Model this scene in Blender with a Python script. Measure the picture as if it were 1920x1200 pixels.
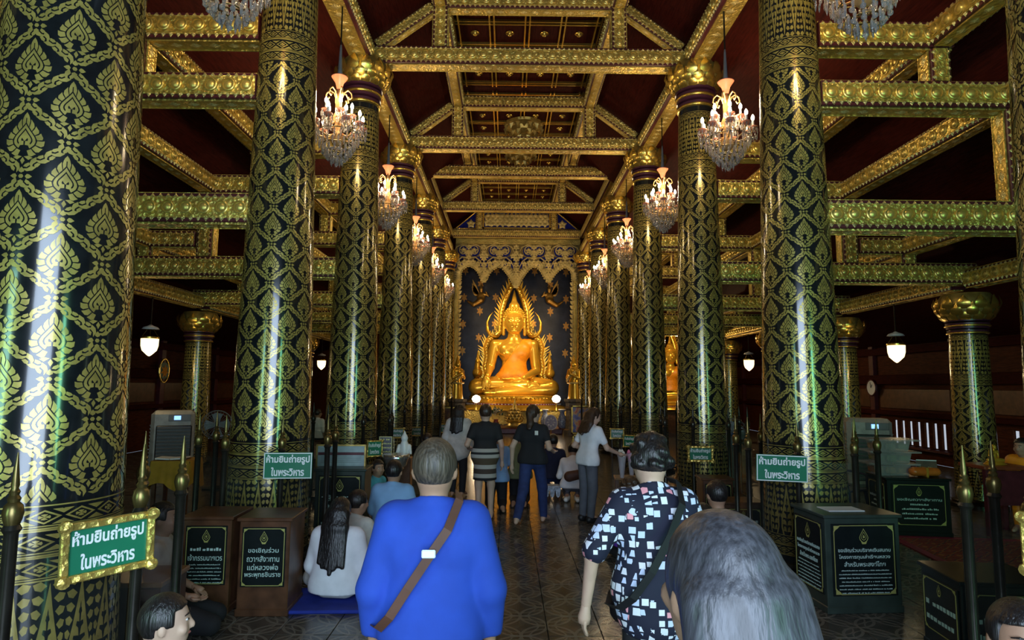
import bpy, bmesh, math, random
import numpy as np
from mathutils import Vector, Matrix, Euler

random.seed(7); np.random.seed(7)
SC = bpy.context.scene
for o in list(bpy.data.objects): bpy.data.objects.remove(o)
COL = SC.collection
PI = math.pi

# ------------------------------------------------------------------ camera
F_PX, CAM_X, CAM_H, PITCH, ROLL, YAW = 1173.0, -0.335, 1.927, 0.1025, 0.0085, 0.0067
cam_d = bpy.data.cameras.new('camera'); cam = bpy.data.objects.new('camera', cam_d); COL.objects.link(cam)
cam_d.sensor_fit = 'HORIZONTAL'; cam_d.sensor_width = 36.0; cam_d.lens = F_PX / 1920.0 * 36.0
cam_d.clip_start = 0.05; cam_d.clip_end = 200
cam.matrix_world = (Matrix.Translation((CAM_X, 0, CAM_H)) @ Matrix.Rotation(-YAW, 4, 'Z')
                    @ Matrix.Rotation(PI / 2 + PITCH, 4, 'X') @ Matrix.Rotation(ROLL, 4, 'Z'))
SC.camera = cam

def ray(px, py):
    a, b = px - 960.0, py - 600.0
    u = a * math.cos(ROLL) + b * math.sin(ROLL); v = -a * math.sin(ROLL) + b * math.cos(ROLL)
    x, up = u / F_PX, -v / F_PX
    y = math.cos(PITCH) - up * math.sin(PITCH); z = math.sin(PITCH) + up * math.cos(PITCH)
    return x * math.cos(YAW) + y * math.sin(YAW), -x * math.sin(YAW) + y * math.cos(YAW), z
def at(px, py, Y):                      # the point of a pixel's ray at depth Y
    x, y, z = ray(px, py); t = Y / y
    return Vector((CAM_X + t * x, Y, CAM_H + t * z))
def ground(px, py, Z=0.0):              # the point of a pixel's ray on the floor
    x, y, z = ray(px, py); t = (Z - CAM_H) / z
    return Vector((CAM_X + t * x, t * y, Z))

# ------------------------------------------------------------------ world, light, exposure
world = bpy.data.worlds.new('world'); SC.world = world; world.use_nodes = True
bg = world.node_tree.nodes['Background']
bg.inputs['Color'].default_value = (0.62, 0.78, 1.0, 1); bg.inputs['Strength'].default_value = 0.6
SC.view_settings.view_transform = 'Standard'; SC.view_settings.look = 'None'
SC.view_settings.gamma = 1.0; SC.view_settings.use_curve_mapping = False
SC.view_settings.exposure = 0.0
SC.cycles.max_bounces = 8; SC.cycles.diffuse_bounces = 4; SC.cycles.glossy_bounces = 4
SC.cycles.transmission_bounces = 6; SC.cycles.transparent_max_bounces = 12
SC.cycles.sample_clamp_indirect = 4.0; SC.cycles.use_denoising = True
SC.cycles.caustics_reflective = False; SC.cycles.caustics_refractive = False

def area(name, loc, target, sx, sy, power, color):
    l = bpy.data.lights.new(name, 'AREA'); l.shape = 'RECTANGLE'; l.size = sx; l.size_y = sy
    l.energy = power; l.color = color
    o = bpy.data.objects.new(name, l); COL.objects.link(o); o.location = loc
    o.rotation_euler = (Vector(target) - Vector(loc)).to_track_quat('-Z', 'Y').to_euler()
    return o
def point(name, loc, power, color, r=0.1):
    l = bpy.data.lights.new(name, 'POINT'); l.energy = power; l.color = color; l.shadow_soft_size = r
    o = bpy.data.objects.new(name, l); COL.objects.link(o); o.location = loc; return o
def spot(name, loc, target, power, color, angle, r=0.15, blend=0.6):
    l = bpy.data.lights.new(name, 'SPOT'); l.energy = power; l.color = color; l.shadow_soft_size = r
    l.spot_size = math.radians(angle); l.spot_blend = blend
    o = bpy.data.objects.new(name, l); COL.objects.link(o); o.location = loc
    o.rotation_euler = (Vector(target) - Vector(loc)).to_track_quat('-Z', 'Y').to_euler(); return o

# daylight entering by the three doorways of the entrance wall, behind the camera
area('daylight_main_door', (0.0, -2.1, 2.3), (0, 8, 2.2), 3.4, 4.2, 500, (0.62, 0.78, 1.0))
area('daylight_garden_door_right', (4.6, -2.1, 1.9), (3.4, 8, 2.6), 0.9, 3.2, 125, (0.28, 1.0, 0.58))
area('daylight_garden_door_left', (-4.6, -2.1, 1.9), (-3.4, 8, 2.6), 0.9, 3.2, 85, (0.45, 1.0, 0.75))
# warm spotlights fixed behind the carved valance and at the foot of the altar
WARM = (1.0, 0.70, 0.36)
spot('statue_spot', (-1.9, 25.6, 6.3), (0.1, 28.2, 3.6), 520, WARM, 70)
spot('statue_spot', (2.0, 25.6, 6.3), (0.1, 28.2, 3.6), 520, WARM, 70)
spot('statue_spot', (0.0, 24.6, 1.7), (0.1, 28.4, 3.6), 260, WARM, 80)

ROWS = [3.52, 6.91, 10.43, 14.34, 18.16, 21.86, 25.88]
W, XO = 2.9, 7.4
def row_y(s, row): return 3.30 if (s > 0 and row == 0) else ROWS[row]    # the first right column stands a little nearer
ORD = ['first', 'second', 'third', 'fourth', 'fifth', 'sixth', 'seventh']
SIDE = {-1: 'left', 1: 'right'}

# ------------------------------------------------------------------ materials
def lin(c):
    return tuple(((v / 12.92) if v <= 0.04045 else ((v + 0.055) / 1.055) ** 2.4) for v in c)
class NT:
    def __init__(self, name):
        self.m = bpy.data.materials.new(name); self.m.use_nodes = True
        self.t = self.m.node_tree; self.b = self.t.nodes['Principled BSDF']
    def n(self, typ, **kw):
        nd = self.t.nodes.new(typ)
        for k, v in kw.items():
            if k in nd.inputs.keys(): nd.inputs[k].default_value = v
            else: setattr(nd, k, v)
        return nd
    def l(self, a, b): self.t.links.new(a, b)
    def coord(self, kind='Object', scale=(1, 1, 1)):
        tc = self.n('ShaderNodeTexCoord'); mp = self.n('ShaderNodeMapping'); mp.inputs['Scale'].default_value = scale
        self.l(tc.outputs[kind], mp.inputs['Vector']); return mp.outputs['Vector']
    def ramp(self, fac, stops, interp='LINEAR'):
        r = self.n('ShaderNodeValToRGB'); r.color_ramp.interpolation = interp
        e = r.color_ramp.elements
        while len(e) < len(stops): e.new(0.5)
        for i, (p, c) in enumerate(stops): e[i].position = p; e[i].color = (*c, 1)
        self.l(fac, r.inputs['Fac']); return r.outputs['Color']
    def math(self, op, a, b=None):
        nd = self.n('ShaderNodeMath', operation=op)
        for i, v in enumerate((a, b)):
            if v is None: continue
            if isinstance(v, (int, float)): nd.inputs[i].default_value = v
            else: self.l(v, nd.inputs[i])
        return nd.outputs[0]
    def bump(self, h, strength=0.5, dist=0.01):
        b = self.n('ShaderNodeBump'); b.inputs['Strength'].default_value = strength; b.inputs['Distance'].default_value = dist
        self.l(h, b.inputs['Height']); self.l(b.outputs['Normal'], self.b.inputs['Normal'])
    def set(self, col=None, rough=None, metal=None, coat=None, emit=None, estr=None, trans=None, alpha=None, spec=None, sheen=None):
        I = self.b.inputs
        if col is not None: I['Base Color'].default_value = (*col, 1)
        if rough is not None: I['Roughness'].default_value = rough
        if metal is not None: I['Metallic'].default_value = metal
        if coat is not None: I['Coat Weight'].default_value = coat; I['Coat Roughness'].default_value = 0.08
        if emit is not None: I['Emission Color'].default_value = (*emit, 1); I['Emission Strength'].default_value = estr
        if trans is not None: I['Transmission Weight'].default_value = trans
        if alpha is not None: I['Alpha'].default_value = alpha
        if spec is not None: I['Specular IOR Level'].default_value = spec
        if sheen is not None: I['Sheen Weight'].default_value = sheen
        return self
MATS = {}
def plain(name, col, rough=0.6, metal=0.0, coat=None, emit=None, estr=None, noise=0.12, scale=9.0, bump=0.0, **kw):
    if name in MATS: return MATS[name]
    t = NT(name); t.set(col, rough, metal, coat, emit, estr, **kw)
    v = t.coord('Object')
    nz = t.n('ShaderNodeTexNoise'); nz.inputs['Scale'].default_value = scale; nz.inputs['Detail'].default_value = 4
    t.l(v, nz.inputs['Vector'])
    if noise:
        a = tuple(max(0, c * (1 - noise * 1.6)) for c in col); b = tuple(min(1, c * (1 + noise * 1.6)) for c in col)
        t.l(t.ramp(nz.outputs['Fac'], [(0.3, a), (0.7, b)]), t.b.inputs['Base Color'])
    if bump: t.bump(nz.outputs['Fac'], bump, 0.02)
    MATS[name] = t.m; return t.m

def gold_carved(name, col, scale=22.0, rough=0.34, metal=0.85, strength=0.9):
    t = NT(name); t.set(col, rough, metal)
    v = t.coord('Object')
    vo = t.n('ShaderNodeTexVoronoi'); vo.inputs['Scale'].default_value = scale; t.l(v, vo.inputs['Vector'])
    nz = t.n('ShaderNodeTexNoise'); nz.inputs['Scale'].default_value = scale * 1.7; nz.inputs['Detail'].default_value = 3; t.l(v, nz.inputs['Vector'])
    s = t.math('ADD', t.math('MULTIPLY', vo.outputs['Distance'], 1.1), t.math('MULTIPLY', nz.outputs['Fac'], 0.7))
    t.bump(s, strength, 0.014)
    n2 = t.n('ShaderNodeTexNoise'); n2.inputs['Scale'].default_value = 3.0; t.l(v, n2.inputs['Vector'])
    t.l(t.ramp(n2.outputs['Fac'], [(0.3, tuple(c * 0.72 for c in col)), (0.7, tuple(min(1, c * 1.15) for c in col))]), t.b.inputs['Base Color'])
    MATS[name] = t.m; return t.m
M = MATS
gold_carved('gold_carved', (0.74, 0.53, 0.13), metal=0.7)
gold_carved('gold_fine', (0.84, 0.66, 0.25), 60.0, 0.34, 0.55, 0.6)
plain('gold_smooth', (0.78, 0.53, 0.11), 0.27, 0.9, noise=0.1, scale=5)
plain('gold_medal', (0.70, 0.52, 0.14), 0.36, 0.65, noise=0.15, scale=12)
plain('gold_ground', (0.24, 0.165, 0.05), 0.45, 0.6, noise=0.25, scale=8, bump=0.3)
plain('gold_dull', (0.46, 0.34, 0.10), 0.4, 0.8, noise=0.25, scale=8, bump=0.2)
plain('gold_statue', (0.90, 0.52, 0.055), 0.25, 0.62, noise=0.06, scale=2.5)
plain('gold_inlay', (0.38, 0.30, 0.075), 0.30, 0.45, coat=0.6, noise=0.16, scale=14)
plain('lacquer_black', (0.008, 0.010, 0.011), 0.16, 0.0, coat=0.7, noise=0.2)
plain('maroon', (0.075, 0.012, 0.018), 0.38, noise=0.2, bump=0.05)
plain('ring_maroon', (0.05, 0.014, 0.03), 0.3, noise=0.1)
plain('bronze', (0.035, 0.032, 0.025), 0.28, 0.6, noise=0.2)
plain('bronze_gold', (0.16, 0.12, 0.04), 0.3, 0.8, noise=0.2)
plain('box_green', (0.03, 0.045, 0.036), 0.35, noise=0.15)
plain('box_wood', (0.085, 0.035, 0.016), 0.35, noise=0.25)
plain('panel_black', (0.008, 0.012, 0.012), 0.25, noise=0.1)
plain('print_pale', (0.46, 0.62, 0.56), 0.5, noise=0)
plain('print_gold', (0.42, 0.40, 0.12), 0.4, 0.2, noise=0)
plain('sign_green', (0.012, 0.17, 0.085), 0.35, noise=0.04)
plain('sign_white', (0.80, 0.84, 0.82), 0.4, noise=0)
plain('blue_glass', (0.008, 0.014, 0.17), 0.2, noise=0.2)
plain('white_cloth', (0.78, 0.79, 0.82), 0.85, noise=0.05, bump=0.1)
plain('white_plastic', (0.62, 0.62, 0.60), 0.4, noise=0.04)
plain('grey_plastic', (0.16, 0.165, 0.17), 0.45, noise=0.05)
plain('dark_plastic', (0.015, 0.015, 0.017), 0.4, noise=0.05)
plain('glow_bulb', (1, 0.9, 0.7), 0.5, emit=(1.0, 0.86, 0.58), estr=28, noise=0)
plain('candle_white', (0.85, 0.84, 0.8), 0.4, noise=0)
plain('glow_lantern', (1, 0.9, 0.7), 0.4, emit=(1.0, 0.78, 0.42), estr=2.2, noise=0)
plain('glow_screen', (0.2, 0.4, 0.9), 0.4, emit=(0.25, 0.5, 1.0), estr=1.8, noise=0)
plain('pink_glass', (0.75, 0.25, 0.14), 0.15, noise=0.1)
plain('robe_orange', (0.85, 0.31, 0.012), 0.45, noise=0.08, bump=0.1)
plain('skin', (0.40, 0.23, 0.145), 0.55, noise=0.06)
plain('skin_pale', (0.55, 0.36, 0.26), 0.55, noise=0.06)
plain('eye_white', (0.7, 0.68, 0.64), 0.3, noise=0); plain('lip', (0.33, 0.11, 0.09), 0.5, noise=0)
plain('eye_dark', (0.012, 0.008, 0.006), 0.2, noise=0)
plain('sole', (0.55, 0.36, 0.27), 0.7, noise=0.1)
plain('shoe_black', (0.012, 0.012, 0.014), 0.5, noise=0.1)

def crystal():
    t = NT('crystal'); t.set((1.0, 0.98, 0.94), 0.06, 0.0, trans=0.8, spec=0.9); t.b.inputs['IOR'].default_value = 1.5
    v = t.coord('Object'); nz = t.n('ShaderNodeTexNoise'); nz.inputs['Scale'].default_value = 40; t.l(v, nz.inputs['Vector'])
    t.bump(nz.outputs['Fac'], 0.6, 0.01); MATS['crystal'] = t.m
crystal()
def clear(name, col, alpha, rough=0.08):
    t = NT(name); t.set(col, rough, alpha=alpha)
    v = t.coord('Object'); nz = t.n('ShaderNodeTexNoise'); nz.inputs['Scale'].default_value = 3; t.l(v, nz.inputs['Vector'])
    t.l(t.ramp(nz.outputs['Fac'], [(0.3, tuple(c * .8 for c in col)), (0.7, col)]), t.b.inputs['Base Color']); MATS[name] = t.m
clear('rail_glass', (0.03, 0.04, 0.038), 0.10); clear('tub_plastic', (0.55, 0.57, 0.55), 0.42, 0.25)
clear('fan_wire', (0.12, 0.12, 0.12), 0.75); clear('wrap_clear', (0.75, 0.7, 0.8), 0.5, 0.15)

def wood_planks(name, c0, c1, axis=0, width=0.18, rough=0.4):
    t = NT(name); t.set(rough=rough)
    v = t.coord('Object')
    sep = t.n('ShaderNodeSeparateXYZ'); t.l(v, sep.inputs[0])
    k = t.math('FRACT', t.math('DIVIDE', sep.outputs[axis], width))
    groove = t.math('GREATER_THAN', t.math('ABSOLUTE', t.math('SUBTRACT', k, 0.5)), 0.47)
    nz = t.n('ShaderNodeTexNoise'); nz.inputs['Scale'].default_value = 4; nz.inputs['Detail'].default_value = 6
    sc = [10, 10, 10]; sc[axis] = 1.2 if axis != 2 else 1.2
    mp = t.n('ShaderNodeMapping'); mp.inputs['Scale'].default_value = sc; t.l(v, mp.inputs['Vector']); t.l(mp.outputs[0], nz.inputs['Vector'])
    t.l(t.ramp(nz.outputs['Fac'], [(0.3, c0), (0.7, c1)]), t.b.inputs['Base Color'])
    t.bump(t.math('SUBTRACT', t.math('MULTIPLY', nz.outputs['Fac'], 0.2), groove), 0.5, 0.01); t.set(spec=0.06)
    MATS[name] = t.m
wood_planks('roof_wood', (0.024, 0.0032, 0.0022), (0.058, 0.0080, 0.0050), 1, 0.24, 0.7)
wood_planks('wall_wood', (0.040, 0.010, 0.005), (0.105, 0.027, 0.009), 1, 0.3, 0.55)

def tile_mat():
    t = NT('floor_tile'); t.set(rough=0.16, spec=0.5)
    tc = t.n('ShaderNodeTexCoord'); sep = t.n('ShaderNodeSeparateXYZ'); geo = t.n('ShaderNodeNewGeometry'); t.l(geo.outputs['Position'], sep.inputs[0])
    S = 0.42
    def fr(s, off): return t.math('SUBTRACT', t.math('FRACT', t.math('ADD', t.math('DIVIDE', s, S), off)), 0.5)
    line = None
    for off in (100.0, 100.5):
        x, y = fr(sep.outputs[0], off), fr(sep.outputs[1], off)
        d = t.math('SQRT', t.math('ADD', t.math('MULTIPLY', x, x), t.math('MULTIPLY', y, y)))
        for rad in (0.5, 0.34):
            q = t.math('LESS_THAN', t.math('ABSOLUTE', t.math('SUBTRACT', d, rad)), 0.028 if rad == 0.5 else 0.016)
            line = q if line is None else t.math('MAXIMUM', line, q)
    nz = t.n('ShaderNodeTexNoise'); nz.inputs['Scale'].default_value = 7; nz.inputs['Detail'].default_value = 6; t.l(geo.outputs['Position'], nz.inputs['Vector'])
    base = t.ramp(nz.outputs['Fac'], [(0.3, (0.034, 0.032, 0.028)), (0.7, (0.095, 0.086, 0.070))])
    mx = t.n('ShaderNodeMix', data_type='RGBA'); t.l(t.math('MULTIPLY', line, 0.75), mx.inputs['Factor']); t.l(base, mx.inputs['A']); mx.inputs['B'].default_value = (0.20, 0.18, 0.145, 1)
    t.l(mx.outputs['Result'], t.b.inputs['Base Color'])
    t.l(t.math('ADD', 0.10, t.math('MULTIPLY', nz.outputs['Fac'], 0.22)), t.b.inputs['Roughness'])
    t.bump(t.math('ADD', t.math('MULTIPLY', line, 0.3), t.math('MULTIPLY', nz.outputs['Fac'], 0.6)), 0.2, 0.004)
    MATS['floor_tile'] = t.m
tile_mat()
def shirt_print():
    t = NT('shirt_print'); t.set(rough=0.8)
    v = t.coord('Object', (1, 1, 1))
    cols = None
    vo = t.n('ShaderNodeTexVoronoi', distance='CHEBYCHEV'); vo.inputs['Scale'].default_value = 24; vo.inputs['Randomness'].default_value = 0.7; t.l(v, vo.inputs['Vector'])
    sep = t.n('ShaderNodeSeparateColor'); t.l(vo.outputs['Color'], sep.inputs[0])
    thr = t.math('ADD', 0.20, t.math('MULTIPLY', sep.outputs[0], 0.24))
    sq = t.math('LESS_THAN', vo.outputs['Distance'], thr)
    tint = t.ramp(sep.outputs[1], [(0.0, (0.62, 0.70, 0.92)), (0.45, (0.80, 0.82, 0.90)), (0.8, (0.82, 0.84, 0.92)), (0.9, (0.85, 0.35, 0.40))], 'CONSTANT')
    mx = t.n('ShaderNodeMix', data_type='RGBA'); t.l(sq, mx.inputs['Factor']); mx.inputs['A'].default_value = (0.008, 0.010, 0.03, 1); t.l(tint, mx.inputs['B'])
    t.l(mx.outputs['Result'], t.b.inputs['Base Color']); MATS['shirt_print'] = t.m
shirt_print()
def striped(name, stops, scale, axis=2, off=0.0, rough=0.8):
    t = NT(name); t.set(rough=rough); v = t.coord('Object'); sep = t.n('ShaderNodeSeparateXYZ'); t.l(v, sep.inputs[0])
    k = t.math('ADD', t.math('MULTIPLY', sep.outputs[axis], scale), off)
    t.l(t.ramp(k, stops, 'CONSTANT'), t.b.inputs['Base Color']); MATS[name] = t.m
def hair_mat(name, c, rough=0.35):
    t = NT(name); t.set(c, rough)
    v = t.coord('Object', (90, 90, 5)); nz = t.n('ShaderNodeTexNoise'); nz.inputs['Scale'].default_value = 1.0; nz.inputs['Detail'].default_value = 3; t.l(v, nz.inputs['Vector'])
    t.l(t.ramp(nz.outputs['Fac'], [(0.35, tuple(x * .55 for x in c)), (0.65, tuple(min(1, x * 1.5) for x in c))]), t.b.inputs['Base Color'])
    t.bump(nz.outputs['Fac'], 0.3 if name == 'hair_grey' else 0.7, 0.01); MATS[name] = t.m
hair_mat('hair_black', (0.012, 0.010, 0.010)); hair_mat('hair_brown', (0.045, 0.024, 0.014)); hair_mat('hair_greybrown', (0.060, 0.046, 0.032), 0.5); hair_mat('hair_grey', (0.036, 0.037, 0.044), 0.42)
def carpet_mat():
    t = NT('carpet_pile'); t.set(rough=0.95); v = t.coord('Object', (1, 1, 1))
    vo = t.n('ShaderNodeTexVoronoi', distance='MANHATTAN'); vo.inputs['Scale'].default_value = 5.5; vo.inputs['Randomness'].default_value = 0.25; t.l(v, vo.inputs['Vector'])
    t.l(t.ramp(vo.outputs['Distance'], [(0.0, (0.26, 0.13, 0.03)), (0.22, (0.20, 0.022, 0.02)), (0.42, (0.05, 0.02, 0.035)), (0.55, (0.24, 0.10, 0.03)), (0.66, (0.15, 0.02, 0.018))], 'CONSTANT'), t.b.inputs['Base Color'])
    MATS['carpet_pile'] = t.m
carpet_mat()

# ------------------------------------------------------------------ geometry helpers
def join(parts):
    V, Fc, n = [], [], 0
    for v, f in parts:
        V.extend(v); Fc.extend([tuple(i + n for i in q) for q in f]); n += len(v)
    return V, Fc
def move(g, d=(0, 0, 0), rot=None, scale=None):
    v = [Vector(p) for p in g[0]]
    if scale is not None:
        s = Vector(scale) if hasattr(scale, '__len__') else Vector((scale,) * 3)
        v = [Vector((p.x * s.x, p.y * s.y, p.z * s.z)) for p in v]
    if rot is not None:
        R = Euler(rot).to_matrix(); v = [R @ p for p in v]
    d = Vector(d); return [tuple(p + d) for p in v], g[1]
def boxg(c, s, ch=0.0):
    x, y, z = s[0] / 2, s[1] / 2, s[2] / 2
    if ch <= 0:
        V = [(c[0] + a * x, c[1] + b * y, c[2] + d * z) for d in (-1, 1) for b in (-1, 1) for a in (-1, 1)]
        return V, [(0, 2, 3, 1), (4, 5, 7, 6), (0, 1, 5, 4), (2, 6, 7, 3), (0, 4, 6, 2), (1, 3, 7, 5)]
    bm = bmesh.new(); bmesh.ops.create_cube(bm, size=1)
    for v in bm.verts: v.co = Vector((v.co.x * s[0], v.co.y * s[1], v.co.z * s[2]))
    bmesh.ops.bevel(bm, geom=list(bm.edges), offset=ch, segments=1, affect='EDGES')
    V = [tuple(v.co + Vector(c)) for v in bm.verts]; bm.verts.index_update(); Fc = [tuple(v.index for v in f.verts) for f in bm.faces]; bm.free()
    return V, Fc
def lathe(prof, n=24, c=(0, 0, 0), cap=True, ell=(1, 1)):
    V, Fc = [], []
    for r, z in prof:
        for i in range(n):
            a = 2 * PI * i / n; V.append((c[0] + r * math.cos(a) * ell[0], c[1] + r * math.sin(a) * ell[1], c[2] + z))
    for k in range(len(prof) - 1):
        for i in range(n):
            j = (i + 1) % n; Fc.append((k * n + i, k * n + j, (k + 1) * n + j, (k + 1) * n + i))
    if cap:
        Fc.append(tuple(range(n - 1, -1, -1))); m = (len(prof) - 1) * n; Fc.append(tuple(range(m, m + n)))
    return V, Fc
def tube(pts, rad, n=8, flat=1.0, closed=False):
    pts = [Vector(p) for p in pts]; m = len(pts)
    if not hasattr(rad, '__len__'): rad = [rad] * m
    V, Fc = [], []; up = Vector((0, 0, 1)); side = None
    for k in range(m):
        a, b = pts[max(0, k - 1)], pts[min(m - 1, k + 1)]
        if closed: a, b = pts[(k - 1) % m], pts[(k + 1) % m]
        t = (b - a)
        t = t.normalized() if t.length > 1e-9 else Vector((0, 0, 1))
        if side is None:
            ref = up if abs(t.z) < 0.9 else Vector((0, 1, 0)); side = t.cross(ref).normalized()
        side = (side - t * side.dot(t))
        side = side.normalized() if side.length > 1e-6 else t.orthogonal().normalized()
        w = t.cross(side)
        for i in range(n):
            q = 2 * PI * i / n; V.append(tuple(pts[k] + side * math.cos(q) * rad[k] + w * math.sin(q) * rad[k] * flat))
    for k in range(m if closed else m - 1):
        k2 = (k + 1) % m
        for i in range(n):
            j = (i + 1) % n; Fc.append((k * n + i, k * n + j, k2 * n + j, k2 * n + i))
    if not closed:
        Fc.append(tuple(range(n - 1, -1, -1))); Fc.append(tuple(range((m - 1) * n, m * n)))
    return V, Fc
def prism(poly, t, plane='xz', off=0.0):
    """flat outline with thickness t; plane xz extrudes along y"""
    n = len(poly)
    def P(a, b, d): return (a, d, b) if plane == 'xz' else ((a, b, d) if plane == 'xy' else (d, a, b))
    V = [P(a, b, off - t / 2) for a, b in poly] + [P(a, b, off + t / 2) for a, b in poly]
    Fc = [tuple(range(n)), tuple(range(2 * n - 1, n - 1, -1))] + [(i, i + n, (i + 1) % n + n, (i + 1) % n) for i in range(n)]
    return V, Fc
MESH = {}
def mesh_of(g, mat, smooth=False, key=None, fixn=True):
    if key and key in MESH: return MESH[key]
    me = bpy.data.meshes.new(key or 'mesh'); me.from_pydata([tuple(p) for p in g[0]], [], g[1])
    if fixn:
        bm = bmesh.new(); bm.from_mesh(me); bmesh.ops.recalc_face_normals(bm, faces=bm.faces); bm.to_mesh(me); bm.free()
    if smooth is True: me.shade_smooth()
    elif smooth:
        me.shade_smooth()
        try: me.set_sharp_from_angle(angle=math.radians(smooth))
        except Exception: pass
    me.materials.append(M[mat] if isinstance(mat, str) else mat); me.update()
    if key: MESH[key] = me
    return me
def ob(name, g, mat, parent=None, loc=(0, 0, 0), rot=(0, 0, 0), smooth=False, key=None, scale=None, label=None, kind=None):
    me = g if isinstance(g, bpy.types.Mesh) else mesh_of(g, mat, smooth, key)
    o = bpy.data.objects.new(name, me); COL.objects.link(o); o.location = loc; o.rotation_euler = rot
    if scale is not None: o.scale = scale if hasattr(scale, '__len__') else (scale,) * 3
    if parent is not None: o.parent = parent
    if label: o['label'] = label
    if kind: o['kind'] = kind
    return o
def tag(o, label, cat, group=None):
    o['label'] = label; o['category'] = cat
    if group: o['group'] = group
    return o
def thing(name, label, cat, loc=(0, 0, 0), rz=0.0, group=None, scale=None):
    o = bpy.data.objects.new(name, None); COL.objects.link(o); o.location = loc; o.rotation_euler = (0, 0, rz); o.empty_display_size = 0.1
    if scale is not None: o.scale = (scale,) * 3
    return tag(o, label, cat, group)
def struct(name, g, mat, **kw):
    o = ob(name, g, mat, **kw); o['kind'] = 'structure'; return o
def copy_tree(o, parent=None):
    c = o.copy(); COL.objects.link(c); c.parent = parent
    for ch in list(o.children): copy_tree(ch, c)
    return c
def text_geo(s, size, key=None, bold=0.0):
    cu = bpy.data.curves.new('txt', 'FONT'); cu.body = s; cu.size = size; cu.align_x = 'CENTER'; cu.align_y = 'CENTER'
    cu.resolution_u = 2; cu.offset = bold; cu.extrude = 0.0008
    o = bpy.data.objects.new('txt', cu); COL.objects.link(o)
    dg = bpy.context.evaluated_depsgraph_get(); me = bpy.data.meshes.new_from_object(o.evaluated_get(dg))
    bpy.data.objects.remove(o); bpy.data.curves.remove(cu)
    V = [tuple(v.co) for v in me.vertices]; Fc = [tuple(p.vertices) for p in me.polygons]; bpy.data.meshes.remove(me)
    return V, Fc
def text_fit(s, w, h, x=0, z=0, y=0, bold=0.0):
    """text laid in the xz plane facing -y, fitted to width w and height h, centred on x, z"""
    V, Fc = text_geo(s, 0.2, bold=bold)
    if not V: return V, Fc
    a = np.array(V); lo, hi = a.min(0), a.max(0); c = (lo + hi) / 2; sx = w / (hi[0] - lo[0]); sy = h / (hi[1] - lo[1])
    return [(x + (p[0] - c[0]) * sx, y - p[2], z + (p[1] - c[1]) * sy) for p in V], Fc

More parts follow.
